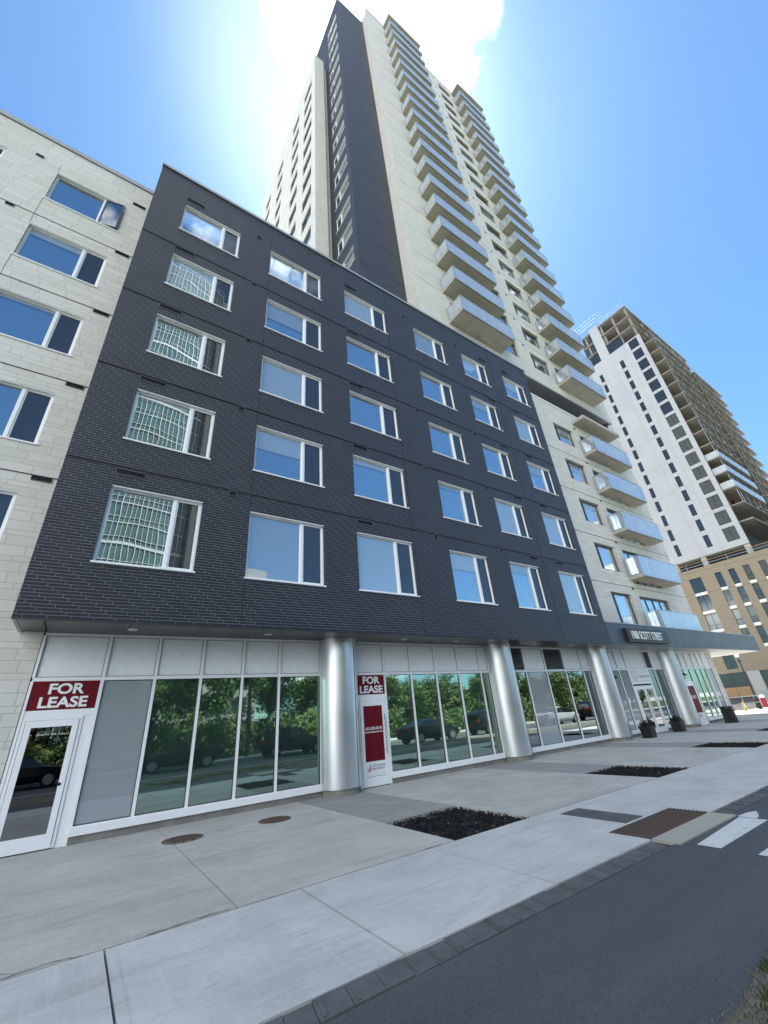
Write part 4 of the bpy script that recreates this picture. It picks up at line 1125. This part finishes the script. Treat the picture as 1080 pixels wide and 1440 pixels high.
tl = NT('shrub_leaf'); tl.bsdf(tl.ramp(tl.noise(tl.obj(), 9, 3), [(.3, (.012,.02,.010)), (.6, (.035,.05,.02)), (.8, (.09,.03,.05))]), .6); M['shrub'] = tl.mat
def planter(x, y, s, h, label, seed):
    t = thing('planter', label, 'planter', (x, y, 0), 0, 'black planters by the double doors')
    g = MB(); b_ = s*.44
    for (z0_, z1_, r0, r1) in ((0, h, b_, s/2),):
        lo = [(-r0,-r0,z0_),(r0,-r0,z0_),(r0,r0,z0_),(-r0,r0,z0_)]; hi = [(-r1,-r1,z1_),(r1,-r1,z1_),(r1,r1,z1_),(-r1,r1,z1_)]
        for i in range(4): g.face([lo[i], lo[(i+1)%4], hi[(i+1)%4], hi[i]], M['black'])
        g.face(lo[::-1], M['black'])
    g.frame(-s/2, s/2, 0, 0, 0, 0, 0) if 0 else None
    r = s/2; 
    for (a, b, c, d) in ((-r-.015, r+.015, -r-.015, -r+.03), (-r-.015, r+.015, r-.03, r+.015), (-r-.015, -r+.03, -r+.03, r-.03), (r-.03, r+.015, -r+.03, r-.03)): g.box(a, b, c, d, h-.05, h+.01, M['black'])
    g.box(-r+.03, r-.03, -r+.03, r-.03, h-.08, h-.04, M['mulch'])
    g.build('pot', M['black'], t)
    q = random.Random(seed); g = MB()
    for _ in range(420):
        a = q.uniform(0, 6.28); rr_ = q.uniform(0, r*.98); L_ = q.uniform(.05, .11); zz = h-.03+q.uniform(0, .26)*(1-rr_/r*.6)
        x_, y_ = rr_*math.cos(a), rr_*math.sin(a); b2 = a+q.uniform(-.8, .8); tz = q.uniform(-.02, .06)
        dx, dy = math.cos(b2)*L_, math.sin(b2)*L_; wx, wy = -dy*.28, dx*.28
        g.face([(x_, y_, zz), (x_+dx*.5+wx, y_+dy*.5+wy, zz+tz), (x_+dx, y_+dy, zz+tz*.4), (x_+dx*.5-wx, y_+dy*.5-wy, zz+tz)], M['shrub'])
    for _ in range(26):
        a = q.uniform(0, 6.28); rr_ = q.uniform(0, r*.8); g.tube((rr_*.5*math.cos(a), rr_*.5*math.sin(a), h-.05), (rr_*math.cos(a), rr_*math.sin(a), h+q.uniform(.05, .2)), .004, mat=M['shrub'], n=4)
    g.build('shrub', M['shrub'], t)
planter(20.62, .42, .46, .44, 'square black planter with low dark shrub left of the double glass doors', 1)
planter(23.72, .52, .46, .44, 'square black planter with low shrub right of the doors, against the farthest silver column', 2)

t = thing('litter_bin', 'black round bin with open lattice side at the far end of the shop front', 'litter bin', (28.62, -.02, 0)); 
t.location = (28.75, .05, 0)
g = MB(); r_ = .28; hb = .70
for k in range(22):
    a = 2*math.pi*k/22
    for s_ in (-1, 1):
        prev = None
        for i in range(7):
            z = .04+(hb-.08)*i/6; an = a+s_*.75*i/6
            p = (r_*math.cos(an), r_*math.sin(an), z)
            if prev: g.tube(prev, p, .011, mat=M['black'], n=4, caps=False)
            prev = p
for z in (.03, hb): g.lathe(0, 0, [(r_-.02, z-.02), (r_+.02, z-.02), (r_+.02, z+.02), (r_-.02, z+.02), (r_-.02, z-.02)], 32, M['black'])
g.build('lattice', M['black'], t)
g = MB(); g.lathe(0, 0, [(r_-.05, .02), (r_-.05, hb-.02), (0, hb-.02)], 28, M['dark_frame']); g.build('liner', M['dark_frame'], t)
g = MB(); g.lathe(0, 0, [(r_+.02, hb+.02), (r_+.01, hb+.07), (.17, hb+.10), (.15, hb+.08)], 32, M['black']); g.build('lid', M['black'], t)

t = thing('street_lamp', 'slim dark lamp post with white lamp head beside the construction barrier', 'street lamp', (44.9, 3.4, 0))
g = MB(); g.tube((0,0,0), (0,0,.35), .11, .09, 12, M['dark_frame']); g.tube((0,0,.35), (0,0,3.9), .065, .05, 12, M['dark_frame']); g.build('pole', M['dark_frame'], t)
g = MB(); g.tube((0,0,3.75), (-.25,-.1,3.72), .03, mat=M['dark_frame']); g.box(-.02, .35, -.08, .08, 3.55, 3.68, M['dark_frame']); g.build('bracket', M['dark_frame'], t)
g = MB(); g.lathe(0, 0, [(.04, 3.9), (.14, 3.95), (.17, 4.1), (.10, 4.25), (0, 4.28)], 18, M['letter_white']); g.lathe(-.1, -.05, [(0, 4.25), (.12, 4.28), (.14, 4.4), (0, 4.5)], 14, M['letter_white']); g.build('lamp_head', M['letter_white'], t)

# low site barrier and what stands by it
t = thing('site_barrier', 'low dark mesh site barrier with pale rails across the end of the pavement', 'barrier', (42.0, 4.5, 0), math.atan2(-1.25, 2.9))
g = MB(); 
for x in (0, 1.6, 3.2): g.tube((x, 0, 0), (x, 0, .98), .025, mat=M['steel'])
for z in (.5, .97): g.tube((0, 0, z), (3.2, 0, z), .025, mat=M['steel'])
g.build('rail', M['steel'], t)
g = MB(); 
for i in range(64): g.box(i*.05, i*.05+.022, .02, .03, .05, .95, M['dark_frame'])
for i in range(18): g.box(0, 3.2, .03, .04, .05+i*.05, .072+i*.05, M['dark_frame'])
g.build('mesh_panel', M['dark_frame'], t)
orange = plain('orange_plastic', (.75,.13,.03), .5); yellow = plain('yellow_plastic', (.65,.45,.06), .5)
t = thing('traffic_cone', 'orange traffic cone just behind the site barrier', 'traffic cone', (44.6, 5.3, 0))
g = MB(); g.box(-.2, .2, -.2, .2, 0, .04, orange); g.build('foot', orange, t)
g = MB(); g.lathe(0, 0, [(.15, .04), (.10, .45)], 18, orange); g.lathe(0, 0, [(.10, .45), (.07, .65)], 18, M['white_vinyl']); g.lathe(0, 0, [(.07, .65), (.03, 1.0), (0, 1.02)], 18, orange); g.build('cone', orange, t)
g = MB(); g.prism([(-.14,-.05),(.14,-.05),(.14,.05),(-.14,.05)], .03, .62, yellow); g.prism([(-.2,-.1),(.2,-.1),(.2,.1),(-.2,.1)], 0, .029, yellow); g.box(-.09, .09, -.056, -.051, .2, .5, M['letter_white'])
o = g.build('warning_board', yellow); o.location = (42.9, 3.75, 0); tag(o, 'small upright yellow board standing in front of the site barrier', 'warning board')
redp = plain('red_plastic', (.33,.02,.035), .45)
for i, (x, y) in enumerate(((46.9, 4.0), (47.9, 3.85))):
    t = thing('red_barrel', ['red barrel with white top next to the lamp post foot', 'red barrel with white top, farther from the lamp post'][i], 'barrel', (x, y, 0), 0, 'red barrels by the lamp post')
    g = MB(); g.lathe(0, 0, [(.22, 0), (.23, .05), (.20, .42), (.21, .46), (.18, .72), (0, .72)], 22, redp); g.build('drum', redp, t)
    g = MB(); g.lathe(0, 0, [(.18, .721), (.18, .90), (.1, .94), (0, .94)], 20, M['letter_white']); g.build('top', M['letter_white'], t)
# ------------------------------------------------------------------ the far side of the street, seen in the glass
g = MB(); g.box(-60, 140, -18.6, -10.95, -.15, -.03, M['asphalt']); structure(g, 'road', M['asphalt'])
g = MB(); g.box(-60, 140, -10.94, -10.78, -.15, .09, M['walk']); g.box(-60, 140, -18.8, -18.61, -.15, .10, M['walk']); g.box(-60, 140, -21.3, -18.81, -.15, .08, M['walk']); structure(g, 'far_pavement', M['walk'])
tl = NT('lawn'); tl.bsdf(tl.ramp(tl.noise(tl.obj(), 2.5, 5, .7), [(.3, (.04,.07,.02)), (.7, (.08,.12,.035))]), .9); M['lawn'] = tl.mat
g = MB(); g.box(-90, 160, -120, -21.31, -.15, .05, M['lawn']); structure(g, 'lawn', M['lawn'])
tl = NT('leaf'); vv = tl.obj()
pp = tl.bsdf(tl.ramp(tl.math('ADD', tl.math('MULTIPLY', tl.noise(vv, 1.1, 3), .6), tl.math('MULTIPLY', tl.noise(vv, 9, 2), .4)), [(.3, (.045,.085,.02)), (.5, (.095,.155,.04)), (.72, (.17,.225,.07))]), .55, 0, None, .3)
M['leaf'] = tl.mat; M['bark'] = concrete_mat('bark', (.10,.08,.06), .3, .3, 6, None, .8)
def tree_meshes(seed, H, W, n):
    q = random.Random(seed); tr = MB()
    pts = [Vector((0,0,0))]
    for i in range(1, 6): pts.append(Vector((q.uniform(-.12,.12)*i, q.uniform(-.12,.12)*i, H*.13*i)))
    for i in range(5): tr.tube(pts[i], pts[i+1], .20*(1-i*.16), .20*(1-(i+1)*.16), 8, M['bark'], False)
    tips = []
    for i in range(15):
        b_ = pts[2+i % 4].lerp(pts[min(5, 3+i % 4)], q.random()); a = i*2.4+q.uniform(-.4,.4); L_ = W*q.uniform(.30, .52)
        m_ = b_+Vector((math.cos(a)*L_*.5, math.sin(a)*L_*.5, H*q.uniform(.06, .14))); e_ = m_+Vector((math.cos(a+.3)*L_*.5, math.sin(a+.3)*L_*.5, H*q.uniform(.03, .18)))
        tr.tube(b_, m_, .07, .045, 6, M['bark'], False); tr.tube(m_, e_, .045, .015, 6, M['bark'], False); tips += [m_, e_]
    lf = MB(); clumps = []
    for tpt in tips + [pts[5]+Vector((0,0,H*.12)), pts[4]]:
        for _ in range(2): clumps.append((tpt+Vector((q.gauss(0,.5), q.gauss(0,.5), q.gauss(0,.45))), q.uniform(.45, 1.0)*W*.17))
    for _ in range(10): clumps.append((Vector((q.uniform(-.4,.4)*W, q.uniform(-.4,.4)*W, q.uniform(.12,.4)*H)), q.uniform(.5,.9)*W*.16))
    for i in range(n):
        c_, r_ = clumps[i % len(clumps)]
        d = Vector((q.gauss(0,1), q.gauss(0,1), q.gauss(0,.8))).normalized()*r_*q.uniform(.55, 1.08); p = c_+d
        if p.z < .3: continue
        s = q.uniform(.09, .19); nv = (d.normalized()+Vector((q.gauss(0,.5), q.gauss(0,.5), .4+q.gauss(0,.4)))).normalized()
        u = nv.cross(Vector((q.random()-.5, q.random()-.5, q.random()-.5))).normalized(); w_ = nv.cross(u)
        lf.face([p-u*s, p-w_*s*.55, p+u*s, p+w_*s*.55], M['leaf'])
    return tr, lf
kinds = []
for sd, H, W, n in ((1, 9.5, 7.5, 15000), (2, 7.5, 7.0, 13000), (3, 5.0, 6.5, 11000)):
    tr, lf = tree_meshes(sd, H, W, n)
    t = thing('street_tree', 'tall broad green tree on the lawn across the street', 'tree', (0,0,0), 0, 'trees across the street')
    tr.build('trunk', M['bark'], t); lf.build('crown', M['leaf'], t); kinds.append(t)
place = [(0, -9, -25, 0.3), (0, -2.5, -26.5, 2.), (1, 3, -25, 1), (0, 8, -27, 4), (0, 13.5, -25.5, 5.2), (1, 19, -27, .7), (1, 24, -26, 3.), (2, 29, -25, 2.2), (2, 34, -26.5, .2), (2, 39.5, -25.5, 4), (1, 46, -27, 1.4), (2, 52, -26, 3.3), (2, 58, -27, .9), (1, 65, -29, 2.1), (1, 73, -28, 0), (0, 82, -30, 3), (2, -15, -25, 1), (0, -22, -27, 2)]
used = set()
for k, x, y, a in place:
    lab = ['tall broad green tree on the lawn across the street', 'mid height green tree on the lawn across the street', 'low bushy green tree on the lawn across the street'][k]
    if k not in used: used.add(k); o = kinds[k]; o.location = (x, y, .04); o.rotation_euler.z = a; o['label'] = lab
    else: dup(kinds[k], (x, y, .04), a, lab, random.uniform(.85, 1.12))

hq = random.Random(11); g = MB()
for _ in range(26000):
    x = hq.uniform(-16, 62); hh = 2.3+.5*math.sin(x*.9)+.35*math.sin(x*2.3+1); z = hq.uniform(.05, hh); y = -23.6+hq.gauss(0, .45)*(1.15-z/hh*.5)
    s = hq.uniform(.09, .2); nv = Vector((hq.gauss(0,.6), 1+hq.gauss(0,.5), .5+hq.gauss(0,.5))).normalized()
    u = nv.cross(Vector((hq.random()-.5, hq.random()-.5, hq.random()-.5))).normalized(); w_ = nv.cross(u); p = Vector((x, y, z))
    g.face([p-u*s, p-w_*s*.55, p+u*s, p+w_*s*.55], M['leaf'])
o = g.build('hedge', M['leaf']); o['kind'] = 'stuff'

# cars
tyre = plain('tyre_rubber', (.015,.015,.016), .8); rimm = plain('alloy', (.45,.46,.48), .3, .8)
cglass = plain('car_glass', (.012,.015,.018), .05, 0, .05, 2, .8); lampw = plain('lamp_clear', (.7,.72,.75), .15); lampr = plain('lamp_red', (.35,.01,.01), .2)
def car(label, col, suv, x, y, rot, name, cat):
    pm = plain('car_paint', col, .22, .25, .03, 1, .6)
    t = thing(name, label, cat, (x, y, -.03), rot)
    L_ = 4.6; W_ = .91
    if suv: st = [(-2.3,.55,.95,.97),(-2.22,.35,1.10,1.45),(-1.9,.30,1.12,1.66),(-.4,.28,1.10,1.72),(.45,.28,1.08,1.66),(1.05,.28,1.06,1.10),(1.9,.30,.95,.97),(2.25,.38,.78,.80),(2.32,.5,.62,.63)]
    else: st = [(-2.3,.5,.86,.88),(-2.2,.34,.98,1.0),(-1.55,.27,1.00,1.06),(-.85,.24,.97,1.38),(-.1,.23,.95,1.45),(.55,.23,.93,1.36),(1.15,.24,.90,.94),(1.9,.28,.80,.82),(2.22,.36,.66,.68),(2.3,.46,.56,.58)]
    def ring_(s):
        x_, zb, zs, zr = s; e = 1-max(0, abs(x_)-1.7)*.28; cab = 1 if zr-zs > .12 else 0
        w_ = W_*e; wr = w_*(.74 if cab else .93)
        half = [(w_*.86, zb), (w_, zb+.16), (w_*1.0, (zb+zs)/2), (w_*.96, zs), (wr, zr-.05 if cab else zr), (wr*.7, zr)]
        return [(x_, -a, b) for a, b in half] + [(x_, a, b) for a, b in half[::-1]]
    body = MB(); gl = MB()
    rs = [ring_(s) for s in st]
    for i in range(len(rs)-1):
        A, B_ = rs[i], rs[i+1]
        for k in range(11):
            cab = st[i][3]-st[i][2] > .12 or st[i+1][3]-st[i+1][2] > .12
            side = k in (3, 7) and cab
            ws = k in (4, 5, 6) and (st[i][3]-st[i][2] > .12) != (st[i+1][3]-st[i+1][2] > .12)
            (gl if side or ws else body).face([A[k], A[k+1], B_[k+1], B_[k]], None, True)
        body.face([A[11], A[0], B_[0], B_[11]], None)
    body.face(rs[0], None); body.face(rs[-1][::-1], None)
    body.build('body', pm, t, weld=True); gl.build('windows', cglass, t)
    for x_ in (-1.42, 1.42):
        for s_ in (-1, 1):
            w = MB(); yy = s_*(W_-.02); w.tube((x_, yy-s_*.22, .34), (x_, yy+s_*.02, .34), .34, .34, 24, tyre); wo = w.build('wheel', tyre, t)
            w = MB(); w.tube((x_, yy+s_*.021, .34), (x_, yy+s_*.03, .34), .23, .21, 20, rimm); w.build('rim', rimm, wo)
    for s_ in (-1, 1):
        w = MB(); w.box(2.12, 2.27, s_*.62-.16, s_*.62+.16, .60, .72, lampw); w.build('headlight', lampw, t)
        w = MB(); w.box(-2.32, -2.18, s_*.64-.17, s_*.64+.17, .80 if not suv else .88, .93 if not suv else 1.08, lampr); w.build('tail_light', lampr, t)
    return t
car('black saloon car on the road across from the shop doors', (.012,.012,.014), False, 20.5, -12.9, 0, 'saloon_car', 'car')
car('dark blue sport utility car ahead of the black saloon on the road', (.012,.015,.022), True, 27.2, -13.0, 0, 'utility_car', 'car')
car('white saloon car between two dark sport utility cars on the road', (.70,.70,.70), False, 35.5, -13.0, 0, 'saloon_car', 'car')
car('black sport utility car leading the row of cars on the road', (.010,.010,.011), True, 42.2, -13.1, 0, 'utility_car', 'car')
car('dark navy saloon parked at the far kerb', (.010,.012,.020), False, -2.2, -17.4, 0, 'saloon_car', 'car')
car('charcoal saloon parked at the far kerb under the trees', (.018,.02,.02), False, 5.2, -17.4, R(180), 'saloon_car', 'car')
car('dark green sport utility car parked at the far kerb', (.012,.018,.016), True, 12.2, -17.4, 0, 'utility_car', 'car')

# glass high rise opposite, mirrored in the windows on the left
T = thing('glass_tower', 'tall green glass high rise with a curved front and pale concrete edge across the street', 'building')
mb = MB(); fr = MB(); nfl = 27; FH = 2.95; yb = -48
M['tower_pane'] = plain('green_curtain_glass', (.10,.17,.16), .06, 0, .25, .35, .8)
M['tower_frame'] = plain('pale_mullion', (.62,.64,.63), .5); M['tower_conc'] = concrete_mat('pale_precast', (.52,.50,.46), .08, .15, .4)
n = 14; arc = []
for i in range(n+1):
    u = i/n; x = -9.5+17.0*u; arc.append((x, yb+1.6-3.4*((u-.45)*2)**2*.5))
for i in range(n):
    a, b = arc[i], arc[i+1]
    mb.face([(b[0],b[1],0),(a[0],a[1],0),(a[0],a[1],nfl*FH),(b[0],b[1],nfl*FH)], M['tower_pane'])
mb.face([(x, y, nfl*FH) for x, y in arc]+[(7.5, yb-16, nfl*FH), (-9.5, yb-16, nfl*FH)], M['tower_conc'])
mb.box(-9.5, 7.5, yb-16, yb-3, 0, nfl*FH-.02, M['tower_conc'])
mb.build('curtain_wall', M['tower_pane'], T)
for i in range(n+1):
    x, y = arc[i]; fr.box(x-.05, x+.05, y-.05, y+.14, 0, nfl*FH+.6, M['tower_frame'])
    if i < n:
        xm, ym = (arc[i][0]+arc[i+1][0])/2, (arc[i][1]+arc[i+1][1])/2; fr.box(xm-.03, xm+.03, ym-.05, ym+.10, 0, nfl*FH, M['tower_frame'])
for k in range(nfl+1):
    for i in range(n):
        a, b = arc[i], arc[i+1]; w_ = .36 if k % 4 == 0 else .13
        for z, hh in ((k*FH, w_), (k*FH+1.0, .06)):
            fr.face([(a[0],a[1]+.09,z),(a[0],a[1]+.09,z+hh),(b[0],b[1]+.09,z+hh),(b[0],b[1]+.09,z)], M['tower_frame'])
            fr.face([(a[0],a[1]+.09,z+hh),(a[0],a[1]-.02,z+hh),(b[0],b[1]-.02,z+hh),(b[0],b[1]+.09,z+hh)], M['tower_frame'])
fr.build('mullion_grid', M['tower_frame'], T)
mb = MB(); mb2 = MB()
mb.box(7.52, 12.8, yb-15, yb+.6, 0, nfl*FH-3, M['tower_conc'])
for k in range(nfl-1):
    mb2.box(8.2, 10.1, yb+.55, yb+.62, k*FH+.9, k*FH+2.55, M['tower_pane']); mb2.box(10.9, 12.3, yb+.55, yb+.62, k*FH+.9, k*FH+2.55, M['tower_pane'])
    mb2.box(9.1, 9.2, yb+.6, yb+.66, k*FH+.9, k*FH+2.55, M['tower_frame'])
mb.build('concrete_wall', M['tower_conc'], T); mb2.build('windows', M['tower_pane'], T)
# a lower white apartment block among the trees
T = thing('white_block', 'white apartment block with curved balconies behind the trees across the street', 'building')
mb = MB(); mb.box(4, 20, -62, -50.5, 0, 24, M['panel']); mb.build('wall', M['panel'], T)
mb = MB(); 
for k in range(7): mb.box(5, 19, -50.5, -49.2, 2.9+3*k, 3.9+3*k, M['panel'])
mb.build('balcony', M['panel'], T)
mb = MB()
for k in range(7):
    for i in range(5): mb.box(5.6+2.8*i, 7.6+2.8*i, -50.52, -50.47, 1+3*k, 2.7+3*k, M['tower_pane'])
mb.build('windows', M['tower_pane'], T)

# overhead lines along and across the street
def pole(x, y, label):
    t = thing('utility_pole', label, 'utility pole', (x, y, 0), 0, 'wooden utility poles along the far kerb')
    g = MB(); g.tube((0,0,0), (0,0,11.2), .16, .11, 12, M['bark']); g.build('pole', M['bark'], t)
    g = MB(); g.box(-.06, .06, -1.1, 1.1, 10.2, 10.34, M['bark']); g.build('crossarm', M['bark'], t)
for i, x in enumerate((-22, 10, 42, 74)): pole(x, -20.2, 'wooden utility pole with a crossarm at the far kerb, ' + ['left of the glass tower', 'in front of the tall trees', 'beside the low bushy trees', 'farthest along the street'][i])
wm_ = plain('cable_black', (.02,.02,.022), .6)
def wire(a, b, sag, label, grp):
    g = MB(); a, b = Vector(a), Vector(b); pr_ = a
    for i in range(1, 25):
        u = i/24; p = a.lerp(b, u)-Vector((0,0,sag*4*u*(1-u))); g.tube(pr_, p, .014, mat=wm_, n=5, caps=False); pr_ = p
    o = g.build('overhead_wire', wm_); tag(o, label, 'wire', grp)
for y_, z_ in ((-21.2, 10.4), (-20.2, 10.4), (-19.2, 10.4), (-20.2, 8.6), (-20.2, 7.4)):
    wire((-22, y_, z_), (74, y_, z_), .9, 'thin dark cable strung between the wooden poles along the street', 'cables along the street')
wire((42, -20.2, 10.6), (47.5, 22, 13.2), .5, 'upper thin cable crossing the street in front of the unfinished tower', 'cables crossing the street')
wire((42, -20.2, 8.6), (47.5, 22, 11.2), .5, 'lower thin cable crossing the street in front of the unfinished tower', 'cables crossing the street')

# ------------------------------------------------------------------ sky, sun, camera
AZ, EL = R(42), R(67)
sd = Vector((math.sin(AZ)*math.cos(EL), math.cos(AZ)*math.cos(EL), math.sin(EL)))
world = bpy.data.worlds.new('World'); scene.world = world; world.use_nodes = True
nt = world.node_tree; nt.nodes.clear()
out = nt.nodes.new('ShaderNodeOutputWorld'); bg = nt.nodes.new('ShaderNodeBackground'); sky = nt.nodes.new('ShaderNodeTexSky')
sky.sky_type = 'NISHITA'; sky.sun_disc = False; sky.sun_elevation = EL; sky.sun_rotation = AZ; sky.altitude = 80; sky.air_density = 1.0; sky.dust_density = DUST; sky.ozone_density = .9
bg.inputs[1].default_value = SKY
# clouds: thin white patches high round the sun and over the street, plus added unseen fill clouds
tc = nt.nodes.new('ShaderNodeTexCoord')
def nmath(op, a, b=None, clamp=False):
    n_ = nt.nodes.new('ShaderNodeMath'); n_.operation = op; n_.use_clamp = clamp
    for i, v in enumerate((a, b)):
        if v is None: continue
        if isinstance(v, (int, float)): n_.inputs[i].default_value = v
        else: nt.links.new(v, n_.inputs[i])
    return n_.outputs[0]
nz = nt.nodes.new('ShaderNodeTexNoise'); nz.inputs['Scale'].default_value = 5.5; nz.inputs['Detail'].default_value = 9; nz.inputs['Roughness'].default_value = .58; nz.inputs['Distortion'].default_value = .25
mpn = nt.nodes.new('ShaderNodeMapping'); mpn.inputs['Location'].default_value = (.35, 1.7, .2); nt.links.new(tc.outputs['Generated'], mpn.inputs[0]); nt.links.new(mpn.outputs[0], nz.inputs['Vector'])
def lobe(d, lo, hi):
    vd = nt.nodes.new('ShaderNodeVectorMath'); vd.operation = 'DOT_PRODUCT'; nt.links.new(tc.outputs['Generated'], vd.inputs[0]); vd.inputs[1].default_value = Vector(d).normalized()
    mr = nt.nodes.new('ShaderNodeMapRange'); mr.interpolation_type = 'SMOOTHSTEP'; nt.links.new(vd.outputs['Value'], mr.inputs[0]); mr.inputs[1].default_value = lo; mr.inputs[2].default_value = hi
    return mr.outputs[0]
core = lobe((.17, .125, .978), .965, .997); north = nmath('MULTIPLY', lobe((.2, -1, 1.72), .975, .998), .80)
east_fill = lobe((-.75, -.55, .42), .72, .93); high = lobe((-.08, -.12, .985), .96, .995)  # unseen bright clouds added to fill the shaded front
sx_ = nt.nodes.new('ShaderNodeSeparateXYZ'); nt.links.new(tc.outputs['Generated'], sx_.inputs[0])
fill_band = nmath('MULTIPLY', nmath('SUBTRACT', 1., nmath('MULTIPLY', nmath('ABSOLUTE', nmath('SUBTRACT', sx_.outputs[2], .12)), 8.), True), .9)  # added bright belt near the horizon, out of view, lifts the shade
msk = nmath('MAXIMUM', nmath('MAXIMUM', nmath('MAXIMUM', core, north), nmath('MAXIMUM', east_fill, high)), fill_band)
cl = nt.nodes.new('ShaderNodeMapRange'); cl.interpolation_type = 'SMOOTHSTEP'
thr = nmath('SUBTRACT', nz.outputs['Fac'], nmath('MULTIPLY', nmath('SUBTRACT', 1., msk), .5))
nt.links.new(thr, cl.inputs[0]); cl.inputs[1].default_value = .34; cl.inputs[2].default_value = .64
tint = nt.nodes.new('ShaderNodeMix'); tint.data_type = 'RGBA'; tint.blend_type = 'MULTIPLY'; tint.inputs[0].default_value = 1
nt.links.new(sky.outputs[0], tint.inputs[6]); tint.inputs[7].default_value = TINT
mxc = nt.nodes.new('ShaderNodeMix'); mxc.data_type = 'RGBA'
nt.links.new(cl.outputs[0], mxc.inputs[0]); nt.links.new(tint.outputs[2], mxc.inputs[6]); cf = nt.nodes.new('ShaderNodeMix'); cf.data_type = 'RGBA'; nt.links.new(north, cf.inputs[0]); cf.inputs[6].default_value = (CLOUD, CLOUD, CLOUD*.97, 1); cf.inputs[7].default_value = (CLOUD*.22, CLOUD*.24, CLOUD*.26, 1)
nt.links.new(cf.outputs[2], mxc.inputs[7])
veil = nmath('MULTIPLY', nmath('POWER', lobe((.15, .225, .963), .935, 1.003), 2.0), .22)
mxv = nt.nodes.new('ShaderNodeMix'); mxv.data_type = 'RGBA'; nt.links.new(veil, mxv.inputs[0]); nt.links.new(mxc.outputs[2], mxv.inputs[6]); mxv.inputs[7].default_value = (VEIL*.94, VEIL, VEIL*1.02, 1)
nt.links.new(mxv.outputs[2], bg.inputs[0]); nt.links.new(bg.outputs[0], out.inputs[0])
sl = bpy.data.lights.new('sun', 'SUN'); sl.energy = SUN; sl.angle = R(.5); sl.color = (1, .95, .87)
so = bpy.data.objects.new('sun', sl); COL.objects.link(so); so.rotation_euler = (-sd).to_track_quat('-Z', 'Y').to_euler(); so.location = (0, 0, 120)

yaw, pitch, roll, f_ = .6258, .4715, -.0888, 570.73
cy, sy_, cp, sp_ = math.cos(yaw), math.sin(yaw), math.cos(pitch), math.sin(pitch)
d = Vector((sy_*cp, cy*cp, sp_)); r = Vector((cy, -sy_, 0)); u = r.cross(d)
r2 = math.cos(roll)*r+math.sin(roll)*u; u2 = -math.sin(roll)*r+math.cos(roll)*u
cam = bpy.data.cameras.new('camera'); co = bpy.data.objects.new('camera', cam); COL.objects.link(co)
cam.sensor_fit = 'VERTICAL'; cam.sensor_height = 36; cam.sensor_width = 27; cam.lens = f_/1440*36; cam.clip_end = 3000; cam.clip_start = .05
co.matrix_world = Matrix(((r2.x, u2.x, -d.x, 0), (r2.y, u2.y, -d.y, -10), (r2.z, u2.z, -d.z, Z), (0, 0, 0, 1)))
scene.camera = co
scene.view_settings.view_transform = 'Standard'; scene.view_settings.look = 'None'; scene.view_settings.exposure = EXPO; scene.view_settings.gamma = 1
scene.render.engine = 'CYCLES'; scene.cycles.max_bounces = 8; scene.cycles.transparent_max_bounces = 16; scene.cycles.diffuse_bounces = 3; scene.cycles.glossy_bounces = 4
scene.cycles.caustics_reflective = False; scene.cycles.caustics_refractive = False; scene.cycles.sample_clamp_indirect = 6
